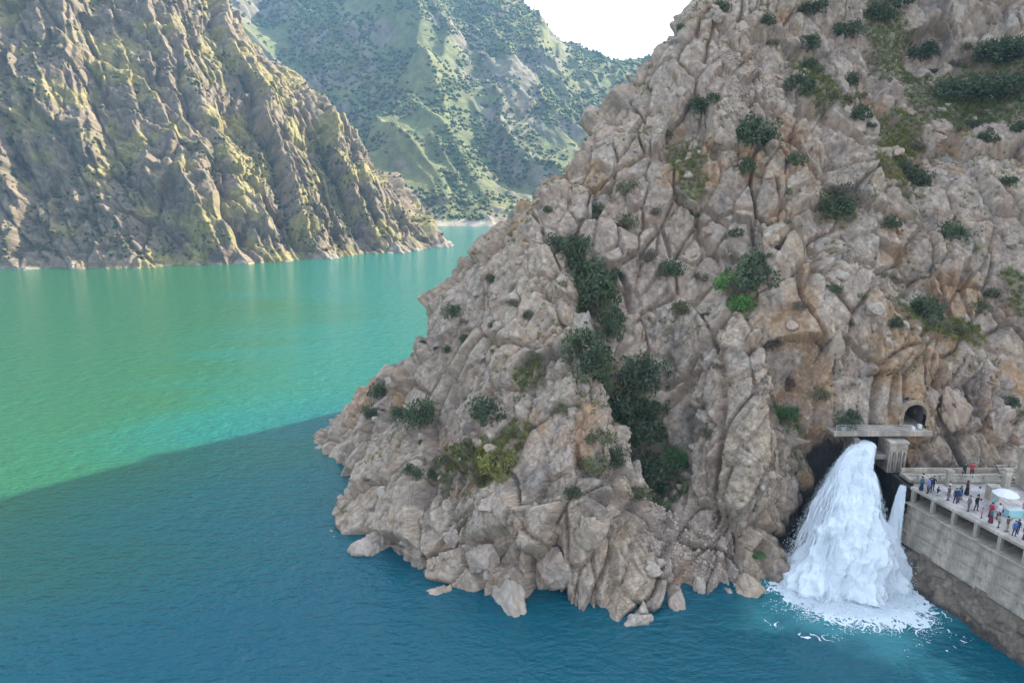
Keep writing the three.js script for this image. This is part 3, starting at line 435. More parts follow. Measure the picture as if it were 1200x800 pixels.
function boxUV(g) { const p = g.attributes.position, n = g.attributes.normal, uv = []; for (let i = 0; i < p.count; i++) { const ax = Math.abs(n.getX(i)), ay = Math.abs(n.getY(i)), az = Math.abs(n.getZ(i)); if (ay > ax && ay > az) uv.push(p.getX(i), p.getZ(i)); else if (ax > az) uv.push(p.getZ(i), p.getY(i)); else uv.push(p.getX(i), p.getY(i)); } g.setAttribute('uv', new THREE.Float32BufferAttribute(uv, 2)); return g; }
function box(w, h, d, b = 0.03) { // chamfered box, standing on y = 0
  const s = new THREE.Shape(); s.moveTo(-w / 2 + b, -d / 2 + b); s.lineTo(w / 2 - b, -d / 2 + b); s.lineTo(w / 2 - b, d / 2 - b); s.lineTo(-w / 2 + b, d / 2 - b); s.closePath();
  const g = new THREE.ExtrudeGeometry(s, { depth: h - 2 * b, bevelEnabled: true, bevelSize: b, bevelThickness: b, bevelSegments: 1, curveSegments: 1 }); g.rotateX(-Math.PI / 2); g.translate(0, b, 0); return boxUV(g);
}
function bar(a, b, w, h, c = 0.02) { const L = Math.hypot(b[0] - a[0], b[1] - a[1], b[2] - a[2]), g = box(w, L, h, c); const q = new THREE.Quaternion().setFromUnitVectors(V3(0, 1, 0), V3(b[0] - a[0], b[1] - a[1], b[2] - a[2]).divideScalar(L)); g.applyQuaternion(q); g.translate(...a); return g; }
const A0 = [44.5, -69.7], B0 = [48, -57.5], C0 = [50.6, -47];
const edge = s => s < 12.69 ? [lerp(A0[0], B0[0], s / 12.69), lerp(A0[1], B0[1], s / 12.69)] : [lerp(B0[0], C0[0], (s - 12.69) / 10.82), lerp(B0[1], C0[1], (s - 12.69) / 10.82)];
const outw = s => s < 12.69 ? [-0.961, 0.276] : [-0.9707, 0.2403];
const foot = 45;                                // y of the terrace floor is 10
{
  const dam = group('dam_wall', 46, 0, -60); dam.position.set(0, 0, 0);
  // panels of poured concrete in three lifts, with open joints
  const R = rng(40), lifts = [[3.6, 5.1, 1.02], [5.1, 6.7, 0.62], [6.7, 8.0, 0.24]];
  lifts.forEach(([y0, y1, o], r) => { for (let s = -0.2; s < 22; s += 4.6) { const s0 = Math.max(0, s), s1 = s + 4.585, a = edge(s0), b = edge(s1), n = outw(s + 1.5), ang = Math.atan2(-(b[1] - a[1]), b[0] - a[0]), L = Math.hypot(b[0] - a[0], b[1] - a[1]), oo = o + 0.025 * (R() - 0.5);
    const g = box(L, y1 - y0 - 0.018, 1.6, 0.014); const m = mesh('panel', g, M.wall[Math.floor(R() * 4)], dam); m.position.set((a[0] + b[0]) / 2 + n[0] * (oo - 0.8), y0, (a[1] + b[1]) / 2 + n[1] * (oo - 0.8)); m.rotation.y = ang; m.rotation.order = 'YXZ'; } });
  // rough stone footing below the lifts
  const nx = 190, ny = 56, P = [], C = [], UV = [], I = [];
  for (let j = 0; j <= ny; j++) for (let i = 0; i <= nx; i++) {
    const s = i / nx * 23 - 0.6, y = -2 + j / ny * 6.0, a = edge(Math.max(0, s)), n = outw(s), k = s < 0 ? s : 0, o = 0.75 + (4 - y) * 0.36, px = a[0] + n[0] * o - k * n[1] * 0, pz = a[1] + n[1] * o + k;
    const v = block(px / 0.8, y / 0.8, pz / 0.8, 91, 1, 0.2, 0.14), d = 0.34 * v.v - 0.12 * v.crack + 0.45 * fbm(px / 2, y / 2, pz / 2, 3) - (j === ny ? 0.5 : 0);
    P.push(px + n[0] * d, y, pz + n[1] * d); UV.push(s, y);
    const wet = sstep(0.9, 0.35, y + 0.5 * noise(s, y, 3)), end = sstep(2.6, 1.2, s + 0.8 * noise(s * 1.5, y * 1.5, 9)), c = mix3(mix3([0.30, 0.235, 0.175], [0.19, 0.145, 0.11], v.tone), [0.06, 0.055, 0.045], Math.max(0.8 * wet, 0.85 * end)); C.push(...c);
  }
  for (let j = 0; j < ny; j++) for (let i = 0; i < nx; i++) { const a = j * (nx + 1) + i, b = a + 1, c = a + nx + 1, d = c + 1; I.push(a, b, c, b, d, c); }
  const g = new THREE.BufferGeometry(); g.setAttribute('position', new THREE.Float32BufferAttribute(P, 3)); g.setAttribute('color', new THREE.Float32BufferAttribute(C, 3)); g.setAttribute('uv', new THREE.Float32BufferAttribute(UV, 2)); g.setIndex(I); g.computeVertexNormals();
  mesh('stone_footing', g, new THREE.MeshStandardMaterial({ vertexColors: true, roughness: 0.9, map: reps(grainColor, 3), bumpMap: reps(rockBump, 2.5), bumpScale: 0.1, side: THREE.DoubleSide }), dam);
  // end of the wall towards the cliff
  mesh('end_wall', (() => { const q = box(0.9, 11.4, 7.5, 0.04); q.translate(45.2, -2, -73.6); return q; })(), solid(0.085, 0.078, 0.068, 0.6, { map: reps(concTex, 4) }), dam);
  // ledge, gallery behind it, posts and the terrace slab on top
  const strip = (o0, o1, y0, y1) => { const gs = []; for (const [s0, s1] of [[0, 12.69], [12.69, 23.4]]) { const a = edge(s0), b = edge(s1), n = outw((s0 + s1) / 2), L = Math.hypot(b[0] - a[0], b[1] - a[1]), q = box(L + (s0 ? 0 : 0.02), y1 - y0, o1 - o0, 0.03); q.rotateY(Math.atan2(-(b[1] - a[1]), b[0] - a[0])); q.translate((a[0] + b[0]) / 2 + n[0] * (o0 + o1) / 2, y0, (a[1] + b[1]) / 2 + n[1] * (o0 + o1) / 2); gs.push(q); } return mergeGeometries(gs); };
  mesh('ledge', strip(-2.9, 0.62, 8.0, 8.2), M.wall[2], dam);
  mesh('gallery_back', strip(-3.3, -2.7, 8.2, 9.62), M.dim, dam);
  for (let s = 0.35; s < 23; s += 2.55) { const a = edge(s), n = outw(s), m = mesh('post', box(0.34, 1.43, 0.42, 0.03), M.pale, dam); m.position.set(a[0] - n[0] * 0.06, 8.2, a[1] - n[1] * 0.06); m.rotation.y = Math.atan2(n[0], n[1]); }
  mesh('edge_beam', strip(-0.5, 0.16, 9.63, 9.99), M.pale, dam);
  const sh = new THREE.Shape(); const e0 = edge(0), e1 = edge(12.69), e2 = edge(23.4), q = 0.48; sh.moveTo(e0[0] + q, -e0[1]); sh.lineTo(e1[0] + q, -e1[1]); sh.lineTo(e2[0] + q, -e2[1]); sh.lineTo(72, 47); sh.lineTo(72, 70.3); sh.lineTo(45, 70.3); sh.closePath();
  const dg = new THREE.ExtrudeGeometry(sh, { depth: 0.33, bevelEnabled: false }); dg.rotateX(-Math.PI / 2); dg.translate(0, 9.66, 0); mesh('terrace_slab', boxUV(dg), M.deck, dam);
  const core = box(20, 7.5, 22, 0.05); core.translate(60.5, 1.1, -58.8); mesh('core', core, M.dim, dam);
  tag(dam, 'curved concrete dam wall with an open gallery under its crowded terrace', 'dam');
}
{ // rail and pillars at the back of the terrace
  const back = group('parapet', 53, 10, -70.6);
  mesh('plinth', box(15.6, 0.42, 0.34), M.pale, back);
  for (let i = 0; i < 7; i++) mesh('post', (() => { const g = box(0.14, 0.42, 0.14); g.translate(-7.4 + i * 2.45, 0.42, 0); return g; })(), M.pale, back);
  mesh('rail', (() => { const g = box(15.6, 0.14, 0.22); g.translate(0, 0.84, 0); return g; })(), M.pale, back);
  tag(back, 'low pale parapet with a rail along the back of the terrace', 'parapet');
  const walk = group('walkway', 53.5, 9.72, -72.1); mesh('slab', box(17, 0.4, 2.1), M.wall[0], walk); mesh('kerb', (() => { const g = box(17, 0.55, 0.3); g.translate(0, 0.4, -0.9); return g; })(), M.wall[2], walk);
  tag(walk, 'narrow concrete walkway between the terrace parapet and the cliff', 'walkway');
  const pil = (x, z, w, h, label, cap) => { const g = group('pillar', x, 9.99, z); mesh('shaft', box(w, h, w), M.pale, g); mesh('capital', (() => { const b = box(w + 0.16, 0.22, w + 0.16); b.translate(0, h + 0.002, 0); return b; })(), M.pale, g); tag(g, label, 'pillar'); };
  pil(48.5, -69.75, 0.5, 1.75, 'short square concrete pillar against the parapet of the terrace');
  pil(53.6, -68.1, 0.62, 2.6, 'tall pale concrete pillar near the parasol on the terrace');
  const pier = group('pier', 57.2, 9.99, -69.2); mesh('shaft', box(2.2, 4.4, 1.6, 0.05), M.wall[2], pier); mesh('cap_slab', (() => { const b = box(2.5, 0.3, 1.9); b.translate(0, 4.402, 0); return b; })(), M.pale, pier); tag(pier, 'massive concrete pier at the far side of the terrace', 'pier');
  const st = group('staircase', 55.6, 9.99, -70.1); for (let i = 0; i < 7; i++) { const m = mesh('step', box(1.2, 0.18, 0.34, 0.015), M.wall[0], st); m.position.set(0, i * 0.24, -0.3 * i + 0.2); } for (const x of [-0.52, 0.52]) mesh('stringer', bar([x, -0.05, 0.4], [x, 1.45, -1.7], 0.1, 0.24), M.dim, st); tag(st, 'short flight of concrete steps beside the massive pier', 'stairs');
  const bl = group('concrete_block', 51.2, 9.99, -66.6); mesh('body', box(0.95, 1.5, 0.9, 0.04), conc(0.60, 0.53, 0.42), bl); mesh('lid', (() => { const b = box(1.08, 0.12, 1.02); b.translate(0, 1.502, 0); return b; })(), M.pale, bl); tag(bl, 'square beige concrete block standing on the terrace', 'block');
}
{ // parasol and stall
  const p = group('parasol', 50.6, 9.99, -64.0), cm = solid(0.72, 0.70, 0.80, 0.8, { side: THREE.DoubleSide }), hub = 2.45;
  mesh('pole', new THREE.CylinderGeometry(0.025, 0.025, 2.4, 8).translate(0, 1.22, 0), solid(0.6, 0.6, 0.6, 0.4), p); mesh('foot', box(0.5, 0.1, 0.5), M.dim, p);
  const P = [], I = [], n = 8; P.push(0, hub, 0); for (let r = 1; r <= 4; r++) for (let i = 0; i < n * 4; i++) { const a = i / (n * 4) * 6.2832, f = Math.abs(((i % 4) - 2) / 2), R = 1.2 * r / 4 * (0.94 + 0.06 * f), y = hub - 0.5 * (r / 4) ** 1.6 - 0.06 * (1 - f) * (r / 4); P.push(R * Math.cos(a), y, R * Math.sin(a)); }
  for (let i = 0; i < 32; i++) { const b = (i + 1) % 32; I.push(0, 1 + b, 1 + i); for (let r = 0; r < 3; r++) { const k = 1 + r * 32, m = k + 32; I.push(k + i, k + b, m + i, k + b, m + b, m + i); } }
  const g = new THREE.BufferGeometry(); g.setAttribute('position', new THREE.Float32BufferAttribute(P, 3)); g.setIndex(I); g.computeVertexNormals(); const canopy = mesh('canopy', g, cm, p);
  for (let i = 0; i < 8; i++) { const a = i / 8 * 6.2832; mesh('rib', bar([0, hub - 0.05, 0], [1.12 * Math.cos(a), hub - 0.5, 1.12 * Math.sin(a)], 0.015, 0.015, 0.003), solid(0.5, 0.5, 0.5, 0.4), canopy); }
  mesh('finial', new THREE.ConeGeometry(0.05, 0.16, 8).translate(0, hub + 0.06, 0), solid(0.1, 0.1, 0.12), p);
  tag(p, 'pale lilac parasol open over a small stall on the terrace', 'parasol');
  const t = group('stall_table', 50.9, 9.99, -62.9); mesh('cloth', box(1.5, 0.78, 0.7, 0.03), solid(0.35, 0.60, 0.62), t); mesh('tabletop', (() => { const b = box(1.56, 0.05, 0.76, 0.01); b.translate(0, 0.782, 0); return b; })(), solid(0.62, 0.70, 0.70), t); tag(t, 'small stall table with a light blue cloth under the parasol', 'table');
}

// ---------------------------------------------------------------- tunnel, gallery walk and outlet over the fall
const TUN = { x: 48.4, y: 14.2, w: 1.35, h: 1.35, z: -77.45 };
{
  const t = group('tunnel', TUN.x, TUN.y, TUN.z), seg = 14, arch = (r, i) => { const a = Math.PI * i / seg; return [r * Math.cos(a), TUN.h + r * Math.sin(a)]; };
  const P = [], I = [], prof = [[TUN.w, -0.1]]; for (let i = 0; i <= seg; i++) prof.push(arch(TUN.w, i)); prof.push([-TUN.w, -0.1]);
  for (const z of [0.15, -4, -8, -12]) for (const [x, y] of prof) P.push(x, y, z);
  const m = prof.length; for (let k = 0; k < 3; k++) for (let i = 0; i < m - 1; i++) { const a = k * m + i, b = a + 1, c = a + m, d = c + 1; I.push(a, c, b, b, c, d); }
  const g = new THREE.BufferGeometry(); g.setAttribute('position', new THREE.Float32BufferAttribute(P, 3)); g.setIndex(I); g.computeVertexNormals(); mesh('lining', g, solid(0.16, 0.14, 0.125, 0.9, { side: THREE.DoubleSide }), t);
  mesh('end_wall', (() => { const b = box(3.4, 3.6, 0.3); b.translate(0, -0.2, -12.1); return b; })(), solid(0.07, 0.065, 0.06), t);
  mesh('floor', (() => { const b = box(2.6, 0.12, 12.2); b.translate(0, -0.13, -6); return b; })(), M.wall[1], t);
  const ochre = [conc(0.52, 0.39, 0.28, 2), conc(0.46, 0.35, 0.26, 2), conc(0.55, 0.40, 0.26, 2)], R = rng(3); for (let i = 0; i < 15; i++) { const a = Math.PI * (i + 0.5) / 15, s = box(0.36, 0.44, 0.7, 0.04); s.translate(0, -0.22, 0); s.rotateZ(a - Math.PI / 2); s.translate((TUN.w + 0.2) * Math.cos(a), TUN.h + (TUN.w + 0.2) * Math.sin(a), -0.1 + 0.1 * (R() - 0.5)); mesh('arch_stone', s, ochre[i % 3], t); }
  for (const s of [-1, 1]) for (let j = 0; j < 3; j++) { const b = box(0.44, 0.44, 0.7, 0.04); b.translate(s * (TUN.w + 0.22), j * 0.45, -0.1 + 0.08 * (R() - 0.5)); mesh('jamb_stone', b, ochre[(j + (s > 0 ? 2 : 0)) % 3], t); }
  tag(t, 'dark arched tunnel mouth in the ochre cliff', 'tunnel');
  const w = group('gallery_walk', 43.6, 13.75, -76.3); mesh('slab', box(11.6, 0.4, 2.6, 0.04), M.wall[1], w); mesh('kerb', (() => { const b = box(11.6, 0.22, 0.25); b.translate(0, 0.402, 1.1); return b; })(), M.wall[2], w);
  const rm = solid(0.4, 0.38, 0.36, 0.5), rl = mesh('railing', bar([-5.6, 1.34, 1.1], [3.4, 1.34, 1.1], 0.05, 0.05, 0.01), rm, w);
  for (let i = 0; i < 9; i++) mesh('railing_post', new THREE.CylinderGeometry(0.03, 0.03, 0.95, 6).translate(-5.5 + i * 1.1, 0.87, 1.1), rm, rl);
  for (const y of [0.85, 1.1]) mesh('railing_bar', bar([-5.6, y, 1.1], [3.4, y, 1.1], 0.05, 0.05, 0.01), rm, rl);
  tag(w, 'concrete walk with a thin railing leading to the tunnel mouth', 'walkway');
  const bol = (x, z, h, label) => { const b = group('bollard', x, 14.15, z); mesh('body', box(0.34, h, 0.34, 0.04), solid(0.80, 0.80, 0.78), b); mesh('cap', (() => { const q = box(0.40, 0.08, 0.40, 0.02); q.translate(0, h + 0.002, 0); return q; })(), solid(0.7, 0.7, 0.7), b); tag(b, label, 'bollard'); };
  bol(47.5, -75.9, 0.4, 'small white bollard at the near side of the tunnel mouth, over the walk'); bol(48.7, -76.6, 0.42, 'small white bollard in the middle of the tunnel mouth'); bol(39.3, -76.0, 0.5, 'small white bollard at the end of the railed walk away from the tunnel');
  const o = group('outlet', 42.4, 0, -75.6); const cw = solid(0.30, 0.27, 0.24, 0.7, { map: reps(concTex, 3) });
  mesh('side_wall', (() => { const b = box(2.1, 3.6, 2.6, 0.04); b.translate(2.75, 9.5, 0.1); return b; })(), conc(0.50, 0.43, 0.36, 3), o); mesh('cap_beam', (() => { const b = box(2.3, 0.28, 2.8, 0.03); b.translate(2.75, 13.102, 0.1); return b; })(), M.pale, o);
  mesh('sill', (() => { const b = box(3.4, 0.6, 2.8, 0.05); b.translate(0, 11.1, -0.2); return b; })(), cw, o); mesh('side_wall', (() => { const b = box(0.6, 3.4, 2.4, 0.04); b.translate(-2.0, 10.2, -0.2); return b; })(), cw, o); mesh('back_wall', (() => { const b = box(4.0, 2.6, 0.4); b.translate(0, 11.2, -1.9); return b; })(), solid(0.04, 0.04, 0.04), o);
  for (let i = 0; i < 6; i++) mesh('buttress', (() => { const b = box(0.14, 2.6 - 0.2 * (i % 2), 0.16, 0.02); b.translate(1.95 + i * 0.31, 9.7, 1.46); return b; })(), i % 2 ? cw : M.wall[2], o);
  tag(o, 'stained concrete outlet under the walk where the water shoots out', 'outlet');
}

// ---------------------------------------------------------------- waterfalls
M.foam = new THREE.MeshPhysicalMaterial({ color: new THREE.Color(0.86, 0.90, 0.93), roughness: 1, transmission: 0.2, thickness: 0, specularIntensity: 0.3, side: THREE.DoubleSide });
const dropGeo = new THREE.OctahedronGeometry(1, 0), dropGeo2 = new THREE.IcosahedronGeometry(1, 0);
function fall(name, label, lobes) {
  const [S0] = lobes[0], g = group(name, ...S0), strandGeos = [], mats = [], q = new THREE.Quaternion(), e = new THREE.Euler(), bodies = [];
  for (const [S, dir, v0, T, w0, w1, th0, th1, seed, nStr, nDrop] of lobes) {
    const side = [-dir[1], dir[0]], R = rng(seed), O = [S[0] - S0[0], S[1] - S0[1], S[2] - S0[2]], fw = f => lerp(w0, w1, Math.pow(f, 1.25)) / 2, ft = f => lerp(th0, th1, f) / 2;
    const path = t => [O[0] + dir[0] * v0 * t, O[1] + 0.6 * t - 5.2 * t * t, O[2] + dir[1] * v0 * t];
    const place = (t, a, o) => { const f = Math.min(1, t / T), c = path(t), w = fw(f) * o, h = ft(f) * o, x = Math.cos(a) * w, z = Math.sin(a) * h; return [c[0] + side[0] * x + dir[0] * z * f, c[1] + z * (1 - 0.75 * f), c[2] + side[1] * x + dir[1] * z * f]; };
    // body of the jet: torn clumps along the flow, rolling clouds further down
    const nu = 190, nv = 230, P = [], I = [], len = []; let L = 0, last = path(0);
    for (let j = 0; j <= nv; j++) { const f = j / nv, t = T * f, c = path(t); L += Math.hypot(c[0] - last[0], c[1] - last[1], c[2] - last[2]); last = c;
      for (let i = 0; i <= nu; i++) { const a = i / nu * 6.28318, m = place(t, a, 1), x = m[0], y = m[1], z = m[2], w = fw(f), sx = Math.cos(a) * w, sz = Math.sin(a) * ft(f);
        const str = ridged(sx * 1.5 + seed, L * 0.20, sz * 1.5, 3) - 0.5, cl = fbm(x * 0.62 + seed, y * 0.26, z * 0.62, 4), fine = 0.8 * fbm(x * 1.7, y * 0.8, z * 1.7 + seed, 4);
        const k = (0.42 * str * (1.0 + 0.6 * f) + 1.25 * cl * f + 0.36 * fine * (0.35 + f)) * (0.35 + 0.9 * f), r = Math.max(0.3, 1 + k / Math.max(0.8, Math.hypot(sx, sz))), p = place(t, a, r); P.push(p[0], p[1] + 0.2 * fine * f, p[2]); } }
    for (let j = 0; j < nv; j++) for (let i = 0; i < nu; i++) { const a = j * (nu + 1) + i, b = a + 1, c = a + nu + 1, d = c + 1; I.push(a, b, c, b, d, c); }
    const bg = new THREE.BufferGeometry(); bg.setAttribute('position', new THREE.Float32BufferAttribute(P, 3)); bg.setIndex(I); bg.computeVertexNormals(); bodies.push(bg);
    for (let k = 0; k < nStr; k++) {
      const a = R() * 6.283, t0 = T * (0.05 + 0.7 * R()), ln = T * (0.06 + 0.14 * R()), r0 = 0.025 + 0.05 * R(), ph = R() * 99, o = 0.98 + 0.16 * R() * R(), Q = [], J = [], n = 9;
      for (let j = 0; j <= n; j++) { const t = t0 + ln * j / n, f = t / T, r = r0 * Math.sin(Math.PI * (j + 0.3) / (n + 0.6)) * (1 + f), c = place(t, a + 0.05 * noise(ph, j * 0.5, 0), o + 0.05 * noise(ph, j * 0.6, 4)); for (let i = 0; i < 5; i++) { const b = i / 5 * 6.283; Q.push(c[0] + r * Math.cos(b), c[1] + r * 0.3 * Math.sin(b), c[2] + r * Math.sin(b)); } }
      for (let j = 0; j < n; j++) for (let i = 0; i < 5; i++) { const b = (i + 1) % 5, p = j * 5; J.push(p + i, p + 5 + i, p + b, p + b, p + 5 + i, p + 5 + b); }
      const sg = new THREE.BufferGeometry(); sg.setAttribute('position', new THREE.Float32BufferAttribute(Q, 3)); sg.setIndex(J); sg.computeVertexNormals(); strandGeos.push(sg);
    }
    for (let k = 0; k < nDrop; k++) {
      const f = 0.03 + 0.97 * Math.pow(R(), 0.8), t = T * f, n3 = Math.abs(R() + R() + R() - 1.5), o = 0.9 + (0.12 + 0.20 * f) * n3 * 1.5, s = (0.014 + 0.05 * R() * R() * R()) * (0.7 + 0.5 * f), p = place(t, R() * 6.283, o); q.setFromEuler(e.set(R() * 6, R() * 6, R() * 6));
      mats.push(new THREE.Matrix4().compose(V3(p[0], p[1] + (R() - 0.5) * 0.4, p[2]), q, V3(s, s * 1.5, s)));
    }
  }
  mesh('jet', mergeGeometries(bodies), M.foam, g);
  const sm = mesh('strands', mergeGeometries(strandGeos), M.foam, g); sm.userData.kind = 'stuff';
  inst('spray', dropGeo2, M.foam, mats, g);
  tag(g, label, 'waterfall'); return g;
}
fall('waterfall', 'broad white waterfall shooting from the outlet into the lake', [
  [[42.1, 12.4, -75.6], [-0.66, 0.75], 8.2, 1.66, 2.2, 7.2, 1.3, 4.6, 3, 420, 52000],
  [[39.2, 7.4, -71.6], [0.22, 0.975], 4.6, 1.30, 1.0, 7.8, 0.8, 3.8, 17, 220, 30000],
  [[40.2, 10.9, -72.6], [-0.50, 0.86], 5.6, 1.52, 2.2, 8.6, 1.4, 4.4, 29, 220, 30000],
]);
fall('waterfall', 'thin white waterfall spilling beside the end of the dam wall', [[[43.9, 9.7, -70.3], [-0.62, 0.78], 2.1, 1.46, 0.55, 1.7, 0.16, 0.7, 8, 110, 9000]]);
{ // foam on the pool and splash above it
  const R = rng(21), x0 = 24, x1 = 49, z0 = -72, z1 = -53, st = 0.065, nx = Math.round((x1 - x0) / st), nz = Math.round((z1 - z0) / st), P = [], I = [], id = new Map();
  const v = (i, j) => { const k = j * 4096 + i; if (!id.has(k)) { const x = x0 + i * st, z = z0 + j * st; id.set(k, P.length / 3); P.push(x, 0.03 + 0.10 * Math.max(0, fbm(x * 1.2, 2, z * 1.2, 3)) + 0.03 * noise(x * 5, 1, z * 5), z); } return id.get(k); };
  for (let j = 0; j < nz; j++) for (let i = 0; i < nx; i++) {
    const x = x0 + i * st, z = z0 + j * st, dx = (x - 36.8) / 7.4, dz = (z + 64.4) / (z > -64.4 ? 5.6 : 4.5), d = Math.hypot(dx, dz) + 0.25 * fbm(x / 3, 7, z / 3, 3), a = Math.atan2(dz, dx);
    const wx = x + 0.9 * noise(x / 1.7, 1, z / 1.7), wz = z + 0.9 * noise(x / 1.7 + 9, 1, z / 1.7), lace = 1 - Math.abs(noise(wx * 1.5, 4.4, wz * 1.5)) * 2.4, lace2 = 1 - Math.abs(noise(wx * 3.6, 9.4, wz * 3.6)) * 2.2, thr = lerp(-1.2, 1.05, Math.pow(sstep(0.35, 1.42, d), 0.62));
    if (d < 1.7 && Math.max(lace, lace2 - 0.15) + 0.25 * fbm(x / 2.2, 6, z / 2.2, 2) > thr) { const A = v(i, j), B = v(i + 1, j), C = v(i, j + 1), D = v(i + 1, j + 1); I.push(A, C, B, B, C, D); }
  }
  const g = new THREE.BufferGeometry(); g.setAttribute('position', new THREE.Float32BufferAttribute(P, 3)); g.setIndex(I); g.computeVertexNormals();
  const f = mesh('foam', g, M.foam, scene); f.userData.kind = 'stuff'; tag(f, 'lacy white foam spreading on the pool below the broad waterfall', 'foam');
  const mats = [], q = new THREE.Quaternion(), e = new THREE.Euler();
  for (let k = 0; k < 15000; k++) { const a = R() * 6.283, r = Math.sqrt(R()) * 1.12, x = 36.2 + 6.6 * r * Math.cos(a), z = -64.6 + 3.9 * r * Math.sin(a), h = 1.9 * R() * R() * R() * (1.25 - r), s = 0.02 + 0.085 * R() * R(); q.setFromEuler(e.set(R() * 6, R() * 6, R() * 6)); mats.push(new THREE.Matrix4().compose(V3(x, 0.05 + Math.max(0, h), z), q, V3(s, s, s))); }
  for (let k = 0; k < 9000; k++) { const a = R() * 6.283, r = 0.75 + 0.75 * R() * R(), x = 36.8 + 7.4 * r * Math.cos(a), z = -64.2 + 5.6 * r * Math.sin(a); if (x > 44.5 + (z + 68) * 0.2 || fbm(x / 1.5, 3, z / 1.5, 3) < 0.05) continue; const s = 0.015 + 0.05 * R() * R(); q.setFromEuler(e.set(0, R() * 6, 0)); mats.push(new THREE.Matrix4().compose(V3(x, 0.03, z), q, V3(s * 1.6, s * 0.5, s))); }
  tag(inst('splash', dropGeo2, M.foam, mats, scene), 'white splash and spray where the broad waterfall hits the pool', 'splash');
}

// ---------------------------------------------------------------- people on the terrace
const CL = { teal: [0.05, 0.16, 0.17], navy: [0.02, 0.028, 0.075], lilac: [0.20, 0.24, 0.46], black: [0.014, 0.013, 0.016], white: [0.62, 0.60, 0.62], blue: [0.06, 0.14, 0.34], brown: [0.13, 0.085, 0.065], grey: [0.17, 0.165, 0.17], maroon: [0.13, 0.022, 0.035], pink: [0.62, 0.22, 0.26], red: [0.55, 0.03, 0.06], cyan: [0.30, 0.52, 0.55], tan: [0.40, 0.28, 0.18], green: [0.02, 0.055, 0.045] };
const caps = (p, a, b, ra, rb) => { const dx = b[0] - a[0], dy = b[1] - a[1], dz = b[2] - a[2], t = clamp(((p[0] - a[0]) * dx + (p[1] - a[1]) * dy + (p[2] - a[2]) * dz) / (dx * dx + dy * dy + dz * dz)); return Math.hypot(p[0] - a[0] - dx * t, p[1] - a[1] - dy * t, p[2] - a[2] - dz * t) - lerp(ra, rb, t); };
const smin = (a, b, k) => { const h = Math.max(k - Math.abs(a - b), 0) / k; return Math.min(a, b) - h * h * k * 0.25; };
// joints of a figure 1.7 m tall, facing +z; bones: a, b, radii, what it wears (0 skin, 1 top, 2 bottom, 3 shoe)
function figure(pose) {
  const low = pose === 'crouch' ? 0.46 : 0, hip = 0.92 - low, sh = 1.40 - low, B = [];
  const nk = [0, sh + 0.10, 0.0], hd = [0, sh + 0.22, 0.02];
  B.push([[0, hip, 0], [0, hip + 0.26, 0.01], 0.135, 0.125, 1], [[0, hip + 0.26, 0.01], [0, sh - 0.06, 0], 0.13, 0.145, 1], [[-0.13, sh - 0.01, 0], [0.13, sh - 0.01, 0], 0.075, 0.075, 1], [[0, sh, 0], nk, 0.06, 0.055, 0], [[0, hd[1] - 0.03, 0.03], [0, hd[1] + 0.05, 0.0], 0.085, 0.10, 0], [[0, hd[1] - 0.015, 0.115], [0, hd[1] + 0.02, 0.10], 0.016, 0.012, 0], [[-0.10, hd[1], 0], [-0.10, hd[1] + 0.03, 0], 0.018, 0.018, 0], [[0.10, hd[1], 0], [0.10, hd[1] + 0.03, 0], 0.018, 0.018, 0]);
  const hands = [];
  for (const s of [-1, 1]) {
    const S = [0.185 * s, sh - 0.02, 0]; let E, W;
    if (pose === 'arm' && s > 0) { E = [0.30, sh - 0.16, 0.20]; W = [0.16, sh + 0.12, 0.30]; } else if (pose === 'crouch') { E = [0.24 * s, sh - 0.25, 0.12]; W = [0.12 * s, sh - 0.30, 0.34]; } else { E = [0.245 * s, sh - 0.29, -0.02]; W = [0.25 * s, sh - 0.53, 0.07]; }
    B.push([S, E, 0.058, 0.046, 1], [E, W, 0.045, 0.032, 1]);
    const d = V3(W[0] - E[0], W[1] - E[1], W[2] - E[2]).normalize(), H = [W[0] + d.x * 0.08, W[1] + d.y * 0.08, W[2] + d.z * 0.08]; B.push([W, H, 0.030, 0.034, 0]); hands.push([H, d, s]);
    const h0 = [0.09 * s, hip - 0.02, 0]; let K, A, T;
    if (pose === 'crouch') { K = [0.13 * s, 0.46, 0.30]; A = [0.11 * s, 0.09, 0.02]; } else if (pose === 'dress') { K = [0.10 * s, 0.5, 0.02]; A = [0.09 * s, 0.09, -0.01]; } else { K = [0.10 * s, 0.50, 0.03 + 0.05 * s]; A = [0.11 * s, 0.09, -0.03 + 0.08 * s]; }
    T = [A[0] + 0.02 * s, 0.04, A[2] + 0.15]; B.push([h0, K, 0.092, 0.062, 2], [K, A, 0.06, 0.042, 2], [[A[0], 0.05, A[2] - 0.03], T, 0.048, 0.038, 3]);
  }
  if (pose === 'dress') B.push([[0, hip, 0], [0, 0.16, 0.0], 0.15, 0.25, 2]);
  return { B, hands, hd, hip, sh };
}
const POSES = {};
